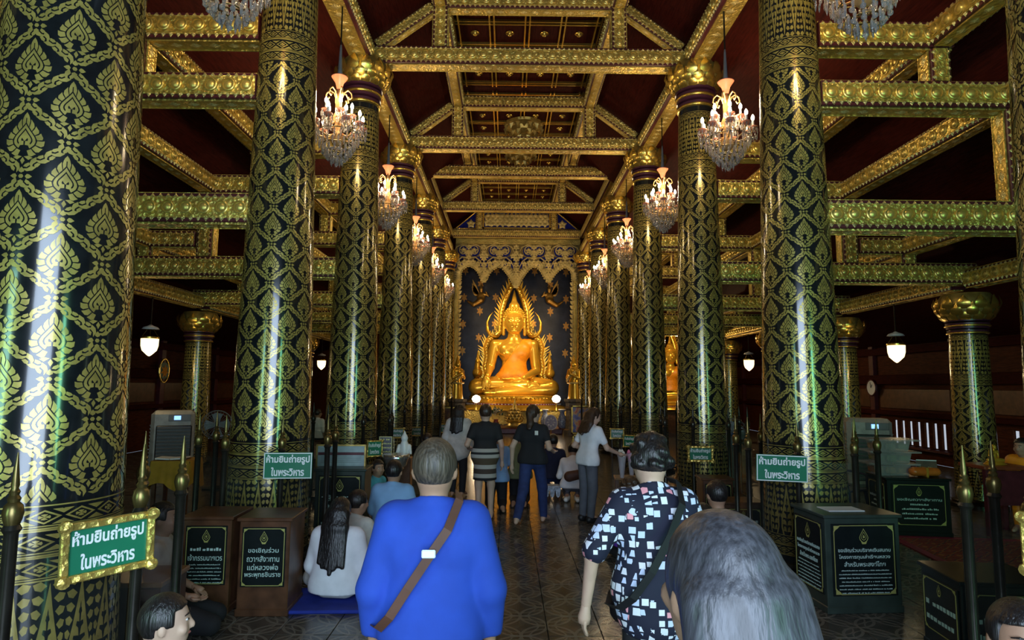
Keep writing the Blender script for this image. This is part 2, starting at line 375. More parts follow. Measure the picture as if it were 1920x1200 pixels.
# ------------------------------------------------------------------ soft bodies: blended fields turned into one surface
class Field:
    def __init__(self, lo, hi, vox):
        self.lo = np.array(lo, float); self.v = vox
        self.n = np.ceil((np.array(hi) - self.lo) / vox).astype(int) + 1
        self.f = np.full(self.n, 0.25, np.float32)
    def sub(self, lo, hi):
        a = np.clip(np.floor((np.array(lo) - self.lo) / self.v).astype(int), 0, self.n); b = np.clip(np.ceil((np.array(hi) - self.lo) / self.v).astype(int) + 1, 0, self.n)
        if np.any(b <= a): return None, None
        sl = tuple(slice(i, j) for i, j in zip(a, b))
        ax = [self.lo[i] + np.arange(a[i], b[i]) * self.v for i in range(3)]
        return sl, np.stack(np.meshgrid(*ax, indexing='ij'), -1)
    def put(self, sl, d, k):
        cur = self.f[sl]
        if k > 0:
            h = np.clip(k - np.abs(cur - d), 0, None) / k; self.f[sl] = np.minimum(cur, d) - h * h * k * 0.25
        else: self.f[sl] = np.minimum(cur, d)
    def cone(self, a, b, r1, r2, k=0.03, sq=None):
        a, b = np.array(a, float), np.array(b, float); m = max(r1, r2) * (1.0 if sq is None else max(1.0, 1 / min(sq))) + k + 0.03
        sl, P = self.sub(np.minimum(a, b) - m, np.maximum(a, b) + m)
        if sl is None: return
        ba = b - a; L = max(ba @ ba, 1e-9); pa = P - a; t = np.clip((pa @ ba) / L, 0, 1); d = pa - t[..., None] * ba
        if sq is not None: d = d * np.array(sq)
        self.put(sl, np.sqrt((d * d).sum(-1)) - (r1 + (r2 - r1) * t), k)
    def ell(self, c, r, k=0.02, R=None):
        c, r = np.array(c, float), np.array(r, float); m = r.max() + k + 0.03
        sl, P = self.sub(c - m, c + m)
        if sl is None: return
        d = P - c
        if R is not None: d = d @ R
        q = np.sqrt(((d / r) ** 2).sum(-1)); g = np.sqrt(((d / r ** 2) ** 2).sum(-1)) + 1e-6
        self.put(sl, np.where(q < 1e-3, -r.min(), q * (q - 1) / g), k)
    def clip(self, n, p):
        """keep the side where (x - p).n < 0"""
        n = np.array(n, float); n = n / np.linalg.norm(n)
        ax = [self.lo[i] + np.arange(self.n[i]) * self.v for i in range(3)]
        d = (ax[0][:, None, None] - p[0]) * n[0] + (ax[1][None, :, None] - p[1]) * n[1] + (ax[2][None, None, :] - p[2]) * n[2]
        self.f = np.maximum(self.f, d.astype(np.float32))
    def grid(self):
        ax = [self.lo[i] + np.arange(self.n[i]) * self.v for i in range(3)]
        return np.stack(np.meshgrid(*ax, indexing='ij'), -1)
    def mesh(self):
        f = np.pad(self.f, 1, constant_values=0.2); lo = self.lo - self.v
        neg = f < 0; N = np.array(f.shape) - 1
        cs = [(i, j, k) for i in (0, 1) for j in (0, 1) for k in (0, 1)]
        cnt = sum(neg[i:N[0] + i, j:N[1] + j, k:N[2] + k].astype(np.int8) for i, j, k in cs)
        act = (cnt > 0) & (cnt < 8); idx = np.argwhere(act); vid = np.full(act.shape, -1, np.int64); vid[act] = np.arange(len(idx))
        acc = np.zeros((len(idx), 3)); num = np.zeros(len(idx))
        for c0 in cs:
            for ax in range(3):
                if c0[ax]: continue
                c1 = list(c0); c1[ax] = 1
                v0 = f[tuple((idx + c0).T)]; v1 = f[tuple((idx + c1).T)]; m = (v0 < 0) != (v1 < 0)
                t = np.where(m, v0 / np.where(v0 == v1, 1, v0 - v1), 0)
                p = idx + np.array(c0, float); p = p.astype(float); p[:, ax] += t
                acc += p * m[:, None]; num += m
        V = lo + (acc / num[:, None]) * self.v
        Fs = []
        for ax in range(3):
            a, b = (ax + 1) % 3, (ax + 2) % 3
            s0 = [slice(None)] * 3; s1 = [slice(None)] * 3; s0[ax] = slice(0, -1); s1[ax] = slice(1, None)
            e = np.argwhere(neg[tuple(s0)] != neg[tuple(s1)])
            e = e[(e[:, a] > 0) & (e[:, b] > 0) & (e[:, a] < N[a]) & (e[:, b] < N[b])]
            if not len(e): continue
            inside = neg[tuple(e.T)]
            def at_(da, db):
                q = e.copy(); q[:, a] -= da; q[:, b] -= db; return vid[tuple(q.T)]
            q = np.stack([at_(0, 0), at_(1, 0), at_(1, 1), at_(0, 1)], 1)
            q[~inside] = q[~inside][:, ::-1]; Fs.append(q[(q >= 0).all(1)])
        return V.tolist(), [tuple(int(i) for i in r) for r in np.concatenate(Fs)]

# ================================================================== THE SETTING
XW, Y0, Y1 = 10.6, -2.3, 31.0
# floor: a bed with tiles, the 300 nearest singly, the rest as one part
TS = 0.42
floor = struct('floor', boxg((0, (Y0 + Y1) / 2, -0.06), (2 * XW, Y1 - Y0, 0.09)), 'maroon')
floor.data.materials[0] = plain('grout', (0.008, 0.007, 0.006), 0.6)
tile_me = mesh_of(boxg((0, 0, -0.0075), (TS - 0.007, TS - 0.007, 0.015), 0.002), 'floor_tile', key='tile')
cells = []
for i in range(-25, 25):
    for j in range(-4, 73):
        cells.append(((i + 0.5) * TS, (j + 0.5) * TS))
def tile_rank(c):
    x, y = c
    vis = y > 2.0 and abs(x - CAM_X) < 0.85 * y and (abs(x) < 2.4 or y > 4.5)
    return (0 if vis else 1, math.hypot(x, y))
cells.sort(key=tile_rank)
for x, y in cells[:300]: ob('tile', tile_me, None, floor, loc=(x, y, 0))
rest = [boxg((x, y, -0.0075), (TS - 0.007, TS - 0.007, 0.015)) for x, y in cells[300:]]
ob('tile_field', join(rest), 'floor_tile', floor, kind='stuff')

# outer walls
def wall_boards(name, x):
    w = struct(name, boxg((x, (Y0 + Y1) / 2, 1.75), (0.12, Y1 - Y0, 3.5)), 'wall_wood')
    s = -1 if x > 0 else 1
    for k in range(9):                                       # framed wall posts and panels, each bay
        y = 1.5 + k * 3.4
        ob('wall_post', boxg((x + s * 0.1, y, 1.75), (0.14, 0.22, 3.5), 0.01), 'maroon', w)
        ob('wall_panel', boxg((x + s * 0.075, y + 1.7, 1.62), (0.04, 2.9, 0.55), 0.015), 'box_wood', w)
    for h, t in ((2.15, 0.26), (2.95, 0.2), (1.22, 0.12)):
        ob('wall_rail', boxg((x + s * 0.12, (Y0 + Y1) / 2, h), (0.16, Y1 - Y0, t), 0.01), 'roof_wood', w)
    return w
wall_l = wall_boards('wall_left', -XW); wall_r = wall_boards('wall_right', XW)
plain('daylight_gap', (0.7, 0.8, 0.9), 0.5, emit=(0.72, 0.82, 1.0), estr=0.55, noise=0)
def slat_window(name, y0, n):
    w = struct(name, boxg((XW - 0.075, y0 + n * 0.16, 0.68), (0.03, n * 0.32 + 0.1, 0.78)), 'wall_wood')
    for k in range(n):
        ob('window_gap', boxg((XW - 0.10, y0 + (k + 0.5) * 0.32, 0.72), (0.02, 0.11, 0.62)), 'daylight_gap', w)
    for k in range(n + 1):
        ob('window_baluster', boxg((XW - 0.13, y0 + k * 0.32, 0.72), (0.06, 0.16, 0.68), 0.012), 'wall_wood', w)
    ob('window_sill', boxg((XW - 0.15, y0 + n * 0.16, 0.34), (0.14, n * 0.32 + 0.2, 0.07), 0.01), 'maroon', w)
slat_window('window_1', 15.4, 7); slat_window('window_2', 11.9, 5)
struct('wall_back', boxg((0, Y1, 5.2), (2 * XW, 0.2, 10.4)), 'wall_wood')
# entrance wall with three doorways
wf = []
for a, b, h0, h1 in ((-XW, -5.4, 0, 10.4), (-3.8, -1.9, 0, 10.4), (1.9, 3.8, 0, 10.4), (5.4, XW, 0, 10.4), (-5.4, -3.8, 3.7, 10.4), (3.8, 5.4, 3.7, 10.4), (-1.9, 1.9, 4.5, 10.4)):
    wf.append(boxg(((a + b) / 2, Y0, (h0 + h1) / 2), (b - a, 0.2, h1 - h0)))
struct('wall_front', join(wf), 'wall_wood')

# ceiling: sloping boarded panels bay by bay, coffered flat over the nave
ceiling = bpy.data.objects.new('ceiling', None); COL.objects.link(ceiling); ceiling['kind'] = 'structure'
YB = [Y0] + ROWS[1:] + [Y1]
def slope(x0, z0, x1, z1, y0, y1):
    d = Vector((z1 - z0, 0, -(x1 - x0))).normalized() * 0.05
    if d.z < 0: d = -d
    V = [(x0, y0, z0), (x1, y0, z1), (x1, y1, z1), (x0, y1, z0)]
    V += [(a + d.x, b, c + d.z) for a, b, c in V]
    return V, [(0, 1, 2, 3), (7, 6, 5, 4), (0, 4, 5, 1), (1, 5, 6, 2), (2, 6, 7, 3), (3, 7, 4, 0)]
AISLE = [(2.9, 7.45), (4.62, 6.28), (5.45, 5.52), (6.42, 4.52), (7.45, 4.08), (XW, 3.0)]
for b in range(len(YB) - 1):
    y0, y1 = YB[b], YB[b + 1]; up = 0.66 if y0 >= ROWS[4] - 0.1 else 0.0
    for s in (-1, 1):
        ob('roof_panel', slope(s * 3.05, 7.74 + up, s * 1.5, 8.86 + up, y0, y1), 'roof_wood', ceiling)
        for (xa, za), (xb, zb) in zip(AISLE[:-1], AISLE[1:]):
            ob('roof_panel', slope(s * xa, za + 0.06, s * xb, zb + 0.06, y0, y1), 'roof_wood', ceiling)
        if up: ob('roof_panel', boxg((s * 3.16, (y0 + y1) / 2, 7.95), (0.06, y1 - y0, 0.95)), 'roof_wood', ceiling)
    # coffers
    zc = 8.98 + up
    ob('coffer_board', boxg((0, (y0 + y1) / 2, zc + 0.03), (3.2, y1 - y0, 0.05)), 'roof_wood', ceiling)
    if b >= 1:
        nx, ny = 4, 4
        for i in range(nx + 1):
            for d in (-0.045, 0.045):
                ob('coffer_rib', boxg((-1.4 + 2.8 * i / nx + d, (y0 + y1) / 2, zc - 0.02), (0.03, y1 - y0 - 0.3, 0.05)), 'gold_smooth', ceiling)
        for j in range(ny + 1):
            yy = y0 + 0.3 + (y1 - y0 - 0.6) * j / ny
            for d in (-0.05, 0.05):
                ob('coffer_rib', boxg((0, yy + d, zc - 0.022), (2.85, 0.03, 0.05)), 'gold_smooth', ceiling)
        boss = mesh_of(move(lathe([(0.02, -0.06), (0.05, -0.045), (0.035, -0.02), (0.085, -0.01), (0.09, 0.0)], 10), (0, 0, 0)), 'gold_smooth', True, key='boss')
        for i in range(nx):
            for j in range(ny):
                ob('boss', boss, None, ceiling, loc=(-1.4 + 2.8 * (i + 0.5) / nx, y0 + 0.3 + (y1 - y0 - 0.6) * (j + 0.5) / ny, zc))
        if b in (1, 3, 4):                                    # carved lotus pendant in the middle of the bay
            p = [lathe([(0.05, -0.42), (0.14, -0.36), (0.12, -0.26), (0.3, -0.2), (0.34, -0.1), (0.52, -0.06), (0.55, 0.0)], 20)]
            for ring, (r, z, n) in enumerate(((0.48, -0.1, 16), (0.32, -0.22, 12), (0.17, -0.34, 8))):
                for k in range(n):
                    a = 2 * PI * k / n
                    p.append(move(([(-0.09, 0, 0), (0.09, 0, 0), (0, 0.02, -0.16), (0, 0.07, -0.03)], [(0, 1, 2), (0, 2, 3), (1, 3, 2), (0, 3, 1)]), (r * math.cos(a), r * math.sin(a), z), (0, 0, a - PI / 2)))
            ob('lotus_pendant', join(p), 'gold_dull', ceiling, loc=(0.05, (y0 + y1) / 2 + 0.2, zc))

# ================================================================== COLUMNS
def strip(poly_a, poly_b):
    return [[poly_a[i], poly_a[i + 1], poly_b[i + 1], poly_b[i]] for i in range(len(poly_a) - 1)]
def leaf_side(n=25):
    ys = [-1.0, -0.85, -0.55, -0.15, 0.25, 0.65, 1.0, 1.25]; ws = [0.0, 0.48, 0.86, 1.0, 0.78, 0.45, 0.17, 0.0]
    y = np.linspace(-1.0, 1.25, 60); w = np.interp(y, ys, ws); d = np.concatenate([[0], np.cumsum(np.hypot(np.diff(y), np.diff(w)))]); q = np.linspace(0, d[-1], n)
    return list(zip(np.interp(q, d, w), np.interp(q, d, y)))
LS = leaf_side()
def leaf_polys(cx, cy, sx, sy, detail=True):
    out = []
    def S(p, k, m=1): return (cx + m * p[0] * sx * k, cy + (p[1] * k - 0.05 * (1 - k)) * sy)
    for m in (1, -1):
        n = 7
        for i in range(n):
            a = 2 + i * 22 / n; b = a + 22 / n * 0.84
            def L(t):
                t = min(24, max(0, t)); j = min(23, int(t)); f = t - j
                return (LS[j][0] * (1 - f) + LS[j + 1][0] * f, LS[j][1] * (1 - f) + LS[j + 1][1] * f)
            k0 = 0.68
            out.append([S(L(a), k0, m), S(L(a + 0.3), 0.97, m), S(L(a + 1.2), 1.07, m), S(L(b + 0.5), 1.08, m), S(L(b + 0.1), 0.9, m), S(L(b), k0, m)])
        for k0, k1, i0 in ((0.44, 0.60, 4), (0.19, 0.36, 6)):
            seg = [LS[j] for j in range(i0, 25, 2)]
            out += strip([S(p, k0, m) for p in seg], [S(p, k1, m) for p in seg])
        out.append([S((0.05, -0.95), 1, m), S((0.30, -1.12), 1, m), S((0.52, -1.0), 1, m), S((0.30, -0.9), 1, m)])
        out.append([S((0.06, -0.55), 0.6, m), S((0.55, -0.62), 0.6, m), S((0.42, -0.25), 0.6, m), S((0.08, -0.2), 0.6, m)])
    out.append([(cx, cy + 1.36 * sy), (cx - 0.13 * sx, cy + 1.18 * sy), (cx, cy + 1.05 * sy), (cx + 0.13 * sx, cy + 1.18 * sy)])
    out.append([(cx, cy - 0.98 * sy), (cx - 0.12 * sx, cy - 1.16 * sy), (cx, cy - 1.36 * sy), (cx + 0.12 * sx, cy - 1.16 * sy)])
    out.append([(cx, cy + 0.24 * sy), (cx - 0.15 * sx, cy + 0.02 * sy), (cx, cy - 0.16 * sy), (cx + 0.15 * sx, cy + 0.02 * sy)])
    return out
def band_polys(ax, ay, bx, by, wid):
    out = []; n = 6
    def C(t):
        e = 0.5 - 0.5 * math.cos(PI * t); e = e * 0.75 + t * 0.25; return (ax + (bx - ax) * e, ay + (by - ay) * t)
    for i in range(n):
        t = 0.17 + 0.68 * (i + 0.5) / n; p = C(t); q = C(t + 0.02); dx, dy = q[0] - p[0], q[1] - p[1]; L = math.hypot(dx, dy); dx /= L; dy /= L
        nx, ny = -dy, dx; s = 1 if i % 2 else -1; ln = wid * 0.62
        def R(u, v): return (p[0] + dx * u + nx * v * s, p[1] + dy * u + ny * v * s)
        out.append([R(-ln * .9, -wid * .35), R(-ln * .2, wid * .02), R(ln * .55, wid * .05), R(ln, wid * .5), R(ln * .1, wid * .52), R(-ln * .6, wid * .25)])
        out.append([R(-ln * .1, -wid * .12), R(ln * .5, -wid * .10), R(ln * .75, -wid * .38), R(ln * .1, -wid * .5), R(-ln * .4, -wid * .42)])
    return out
def node_polys(cx, cy, r):
    out = [[(cx + r * .28 * math.cos(a), cy + r * .28 * math.sin(a)) for a in np.linspace(0, 2 * PI, 7)[:-1]]]
    for k in range(4):
        a = k * PI / 2
        def R(u, v): return (cx + math.cos(a) * u - math.sin(a) * v, cy + math.sin(a) * u + math.cos(a) * v)
        out.append([R(r * .42, 0), R(r * .62, -r * .3), R(r * .85, -r * .26), R(r * 1.18, 0), R(r * .85, r * .26), R(r * .62, r * .3)])
    return out
def inlay(key, rf, N, lat, period, bands, flames):
    """polys in (metres around at mean radius, height)"""
    polys = []; h0, h1 = lat; rm = rf((h0 + h1) / 2); P = 2 * PI * rm / N; Q = period
    rows = int(round((h1 - h0) / (Q / 2)))
    for j in range(rows + 1):
        for i in range(2 * N):
            if (i + j) % 2: continue
            cx, cy = i * P / 2, h0 + j * Q / 2; loc = []
            loc += leaf_polys(cx, cy - 0.01 * Q, P * 0.228, Q * 0.25)
            for s in (1, -1): loc += band_polys(cx + s * P / 2, cy, cx, cy + Q / 2, P * 0.122)
            loc += node_polys(cx, cy + Q / 2, P * 0.112)
            for p in loc:
                hs = [v for _, v in p]
                if min(hs) > h0 + 0.012 and max(hs) < h1 - 0.012: polys.append(p)
    C = 2 * PI * rm
    def line(z, t):
        xs = np.linspace(0, C, 49); polys.extend(strip([(x, z) for x in xs], [(x, z + t) for x in xs]))
    for z0, z1 in bands:
        b = z1 - z0; line(z0, b * 0.07); line(z0 + b * 0.11, b * 0.05); line(z1 - b * 0.07, b * 0.06)
        n = max(10, int(round(C / (b * 1.15)))); w = C / n; zm = (z0 + z1) / 2; a = b * 0.29
        for k in range(n):
            x = (k + 0.5) * w
            def D(s): return [(x, zm - a * s), (x + w * .46 * s, zm), (x, zm + a * s), (x - w * .46 * s, zm), (x, zm - a * s)]
            polys += strip(D(0.74), D(1.0)); polys += [[(x + w * .17 * math.cos(q + e), zm + a * .42 * math.sin(q + e)) for e in (-0.6, 0, 0.6)] + [(x, zm)] for q in (0, PI / 2, PI, 3 * PI / 2)]
            for s in (1, -1):
                xx = x + w / 2
                polys.append([(xx, zm + s * a * .35), (xx + w * .3, zm + s * a * 1.05), (xx - w * .3, zm + s * a * 1.05)])
    for z0, z1, n, inv in flames:
        w = C / n; b = z1 - z0
        def fl(x, flip, sc=1.0):
            def T(u, v): return (x + u * w, (z1 - v * b) if flip else (z0 + v * b))
            prof = [(0.30, 0.0), (0.42, 0.14), (0.40, 0.32), (0.24, 0.55), (0.10, 0.78), (0.0, 0.98)]
            for m in (1, -1):
                o1 = [T(m * u, v) for u, v in prof]; o2 = [T(m * max(0, u - 0.11), v * 0.96) for u, v in prof]; polys.extend(strip(o1, o2))
                for q in range(6):
                    v = 0.06 + q * 0.125; u0 = np.interp(v, [p[1] for p in prof], [p[0] for p in prof]) - 0.11
                    if u0 < 0.03: continue
                    polys.append([T(m * 0.02, v), T(m * u0 * .6, v + 0.01), T(m * u0, v + 0.07), T(m * u0 * .7, v + 0.105), T(m * u0 * .25, v + 0.075)])
                    polys.append([T(m * u0 * .35, v + 0.005), T(m * u0, v + 0.012), T(m * u0 * 1.0, v + 0.05)])
        for k in range(n):
            fl((k + 0.5) * w, inv)
            x = k * w; top = z1 if not inv else z0; sgn = -1 if not inv else 1
            for m in (1, -1):                                  # curls filling the gap between two flames
                for q in range(6):
                    v = q * 0.12; u = 0.44 - v * 0.5
                    if u < 0.05: continue
                    def G(a, c): return (x + m * a * w, top + sgn * c * b)
                    polys.append([G(0.02, v + 0.02), G(u * .55, v + 0.0), G(u * .95, v + 0.045), G(u * .6, v + 0.09), G(u * .2, v + 0.07)])
    V, Fc, nrm = [], [], []
    for p in polys:
        ids = []
        for x, z in p:
            a = x / rm; r = rf(z) + 0.0025; ids.append(len(V)); V.append((r * math.cos(a), r * math.sin(a), z)); nrm.append((math.cos(a), math.sin(a), 0.04))
        Fc.append(tuple(ids))
    me = bpy.data.meshes.new(key); me.from_pydata(V, [], Fc); me.materials.append(M['gold_inlay'])
    me.update(); bm = bmesh.new(); bm.from_mesh(me)
    for f in bm.faces:
        c = f.calc_center_median(); f.normal_update()
        if f.normal.x * c.x + f.normal.y * c.y < 0: f.normal_flip()
    bm.to_mesh(me); bm.free(); me.shade_smooth()
    me.normals_split_custom_set_from_vertices([Vector(n).normalized() for n in nrm]); return me
def rf_big(h): return 0.435 - 0.0215 * h
def rf_small(h): return 0.315 - 0.016 * h
INL_BIG = inlay('inlay_big', rf_big, 6, (1.31, 5.47), 0.416, [(1.19, 1.31), (1.06, 1.19), (0.94, 1.06), (0.30, 0.40), (0.20, 0.30), (5.47, 5.58), (5.58, 5.72), (5.72, 5.83), (6.45, 6.56)], [(0.40, 0.94, 18, False), (5.83, 6.45, 18, True)])
INL_SMALL = inlay('inlay_small', rf_small, 6, (0.72, 1.98), 0.28, [(0.62, 0.72), (0.12, 0.22), (1.98, 2.07), (2.07, 2.16), (2.72, 2.80)], [(0.22, 0.62, 14, False), (2.16, 2.72, 14, True)])
def shaft_mesh(key, rf, h):
    return mesh_of(lathe([(rf(z), z) for z in np.linspace(0.1, h, 14)], 56), 'lacquer_black', 40, key=key)
SH_BIG = shaft_mesh('shaft_big', rf_big, 6.7); SH_SMALL = shaft_mesh('shaft_small', rf_small, 2.9)
def petal_geo(w, h, bulge):
    V, Fc = [], []; n = 5
    for j in range(n + 1):
        t = j / n; ww = w * (1 - t ** 2.2) * (0.75 + 0.5 * t * (1 - t) * 2); z = h * t; out = bulge * math.sin(PI * min(1, t * 1.05)) 
        V += [(-ww / 2, out * 0.55, z), (0, out, z), (ww / 2, out * 0.55, z)]
    V[-3:] = [(-0.001, bulge * 0.2, h), (0, bulge * 0.25, h), (0.001, bulge * 0.2, h)]
    for j in range(n):
        a = j * 3; Fc += [(a, a + 1, a + 4, a + 3), (a + 1, a + 2, a + 5, a + 4)]
    return V, Fc
def cap_prof(r, h): return [(r, 0), (r * 1.12, h * .06), (r * 1.42, h * .35), (r * 1.46, h * .55), (r * 1.34, h * .82), (r * 1.16, h)]
def make_column(s, row, big=True, petals=True):
    rf, H, sh, inl = (rf_big, 7.0, SH_BIG, INL_BIG) if big else (rf_small, 3.06, SH_SMALL, INL_SMALL)
    X = s * W if big else s * XO
    lab = (f"gold and black lacquered nave column, {ORD[row]} from the entrance in the {SIDE[s]} row" if big else
           f"short gold and black aisle column with lotus capital, {SIDE[s]} aisle, level with {ORD[row]} nave column")
    t = thing('column', lab, 'column', (X, row_y(s, row), 0), 0.13 if s < 0 else -0.17, 'nave columns' if big else 'aisle columns')
    r0 = rf(0)
    k = 'big' if big else 'small'
    ob('plinth', lathe([(r0 * 1.28, 0.0), (r0 * 1.28, 0.06), (r0 * 1.16, 0.08), (r0 * 1.2, 0.11), (r0 * 1.02, 0.14)], 40), 'bronze', t, smooth=40, key='plinth' + k)
    ob('shaft', sh, None, t); ob('gilded_pattern', inl, None, t, kind='stuff')
    zt = 6.66 if big else 2.82; rt = rf(zt); st = 0.085 if big else 0.06
    for i in range(4):
        z = zt + i * st; rr = rt * (1.03 + 0.04 * i)
        if i % 2 == 0: ob('gold_ring', lathe([(rr - .03, z), (rr + .018, z + .006), (rr + .03, z + st * .3), (rr + .018, z + st * .6), (rr - .03, z + st * .62)], 48), 'gold_smooth', t, smooth=True, key=f'gr{k}{i}')
        ob('dark_ring', lathe([(rr - .03, z + st * .5), (rr + .01, z + st * .55), (rr + .015, z + st * 1.1), (rr - .03, z + st * 1.2)], 48), 'ring_maroon', t, smooth=40, key=f'dr{k}{i}')
    hc = 0.52 if big else 0.46; r = rt * 1.1
    prof = cap_prof(r, hc)
    cap = ob('capital', lathe(prof, 40), 'gold_dull', t, loc=(0, 0, H - 0.02), smooth=50, key='cap' + k)
    tiers = ((0.0, 14, 1.15), (0.15, 14, 1.27), (0.36, 14, 1.38)) if big else ((0.0, 12, 1.15), (0.18, 12, 1.28), (0.4, 12, 1.4))
    allp = []
    for ti, (z, n, rr) in enumerate(tiers):
        g = petal_geo(2 * PI * r * rr / n * 0.98, hc * 0.50, hc * 0.12)
        rad = np.interp(z * hc, [p[1] for p in prof], [p[0] for p in prof]) + 0.008; tilt = (-0.42, -0.28, -0.02)[ti]
        for q in range(n):
            a = 2 * PI * (q + 0.5 * (ti % 2)) / n
            if petals:
                ob('petal', g, 'gold_smooth', cap, loc=(rad * math.cos(a), rad * math.sin(a), z * hc), rot=(tilt, 0, a - PI / 2), smooth=True, key=f'petal{k}{ti}')
            else: allp.append(move(g, (rad * math.cos(a), rad * math.sin(a), z * hc), (tilt, 0, a - PI / 2)))
    if not petals: ob('petal_tiers', join(allp), 'gold_smooth', cap, smooth=True, key='petals' + k, kind='stuff')
    return t
for row in range(7):
    for s in (-1, 1): make_column(s, row, True, petals=row in (2, 3))
for row in range(2, 6):
    for s in (-1, 1): make_column(s, row, False, petals=(row in (2, 3)))

# railings round the nave columns
post_g = lathe([(0.05, 0), (0.05, 0.05), (0.028, 0.08), (0.028, 1.24), (0.04, 1.26), (0.03, 1.28)], 12)
fin_g = lathe([(0.026, 1.27), (0.036, 1.30), (0.042, 1.33), (0.036, 1.365), (0.022, 1.38), (0.027, 1.395), (0.018, 1.41), (0.022, 1.425), (0.014, 1.44), (0.017, 1.455), (0.003, 1.60)], 12)
def railing(s, row):
    t = thing('column_railing', f"dark bronze railing with glass panels around {ORD[row]} {SIDE[s]} nave column", 'railing', (s * W, row_y(s, row), 0), -0.12 * s, 'column railings')
    R = 0.70; n = 8
    for k in range(n):
        a = PI / 8 + k * PI / 4; a2 = a + PI / 4
        p = ob('post', post_g, 'bronze', t, loc=(R * math.cos(a), R * math.sin(a), 0), smooth=40, key='rail_post')
        ob('finial', fin_g, 'bronze_gold' if row < 2 else 'bronze', p, smooth=40, key='rail_finial' + ('a' if row < 2 else 'b'))
        am = (a + a2) / 2; rm = R * math.cos(PI / 8); L = 2 * R * math.sin(PI / 8)
        ob('glass_panel', boxg((0, 0, 0), (L - 0.07, 0.008, 1.0)), 'rail_glass', t, loc=(rm * math.cos(am), rm * math.sin(am), 0.68), rot=(0, 0, am + PI / 2), key='rail_panel')
        ob('rail', boxg((0, 0, 0), (L - 0.02, 0.025, 0.03)), 'bronze', t, loc=(rm * math.cos(am), rm * math.sin(am), 0.16), rot=(0, 0, am + PI / 2), key='rail_bar')
for row in range(7):
    for s in (-1, 1): railing(s, row)

# ================================================================== GILDED TIMBERS
MED = mesh_of(move(lathe([(0.078, -0.004), (0.076, 0.02), (0.066, 0.026), (0.060, 0.002), (0.054, 0.002), (0.050, 0.014), (0.034, 0.027), (0.002, 0.033)], 16), (0, 0, 0), (PI / 2, 0, 0)), 'gold_medal', 35, key='medallion')
def beam(name, label, p0, p1, w=0.3, h=0.3, med='join', faces=(-1,), group=None, cat='beam', soffit=True):
    p0, p1 = Vector(p0), Vector(p1); d = p1 - p0; L = d.length; x = d.normalized()
    y = Vector((0, 1, 0)) if abs(x.y) < 0.7 else Vector((1, 0, 0)); y = (y - x * y.dot(x)).normalized(); z = x.cross(y)
    if z.z < -0.01: x, y = -x, y; z = x.cross(y)
    t = thing(name, label, cat, group=group); t.matrix_world = Matrix.Translation((p0 + p1) / 2) @ Matrix((x, y, z)).transposed().to_4x4()
    kk = f'{L:.3f}_{w:.2f}_{h:.2f}'
    ob('timber', boxg((0, 0, 0), (L, w, h), 0.008), 'maroon', t, key='tim' + kk)
    pl = [boxg((0, s * (w / 2 + 0.006), 0), (L - 0.01, 0.014, h * 0.74)) for s in (-1, 1)]
    for s in (-1, 1):
        for q in (-1, 1): pl.append(boxg((0, s * (w / 2 + 0.012), q * h * 0.29), (L - 0.01, 0.014, 0.012)))
    if soffit:
        for q in (-1, 1):
            pl.append(boxg((0, 0, q * (h / 2 + 0.006)), (L - 0.01, w * 0.70, 0.014)))
            pl += [boxg((0, e * w * 0.33, q * (h / 2 + 0.012)), (L - 0.01, 0.016, 0.016)) for e in (-1, 1)]
    ob('gilded_facing', join(pl), 'gold_carved', t, key='fac' + kk)
    V, Fc = [], []; n = int(L / 0.085)
    for s in (-1, 1):
        for q in (-1, 1):
            for k in range(n):
                xc = -L / 2 + (k + 0.5) * L / n; yy = s * (w / 2 + 0.002); zz = q * h * 0.41; i = len(V)
                V += [(xc - 0.042, yy, zz - q * 0.030), (xc + 0.042, yy, zz - q * 0.030), (xc, yy, zz + q * 0.026), (xc, yy + s * 0.030, zz - q * 0.006)]
                Fc += [(i, i + 1, i + 3), (i + 1, i + 2, i + 3), (i + 2, i, i + 3)]
    if soffit:
        m = int(L / 0.2)
        for k in range(m):
            for q in (-1, 1):
                xc = -L / 2 + (k + 0.5) * L / m; i = len(V); zz = q * (h / 2 + 0.012); a = w * 0.2
                V += [(xc - 0.075, 0, zz), (xc, -a, zz), (xc + 0.075, 0, zz), (xc, a, zz), (xc, 0, zz + q * 0.02)]
                Fc += [(i, i + 1, i + 4), (i + 1, i + 2, i + 4), (i + 2, i + 3, i + 4), (i + 3, i, i + 4)]
    ob('leaf_edging', (V, Fc), 'gold_fine', t, key='edg' + kk, kind='stuff')
    m = max(1, int(round(L / 0.197))); sc = min(1.0, h / 0.3)
    base = [v.co.copy() for v in MED.vertices]; allm = []
    for s in (-1, 1):
        for k in range(m):
            xc = -L / 2 + (k + 0.5) * L / m
            if med == 'each' and s in faces:
                ob('medallion', MED, None, t, loc=(xc, s * (w / 2 + 0.012), 0), rot=(0, 0, 0 if s < 0 else PI), scale=sc)
            else: allm.append(([(xc + v.x * sc * (1 if s < 0 else -1), s * (w / 2 + 0.012) + v.y * sc * (1 if s < 0 else -1), v.z * sc) for v in base], [tuple(p.vertices) for p in MED.polygons]))
    if allm and med is not None: ob('medallion_row', join(allm), 'gold_medal', t, smooth=35, key=f'med{med}{faces}' + kk, kind='stuff')
    return t

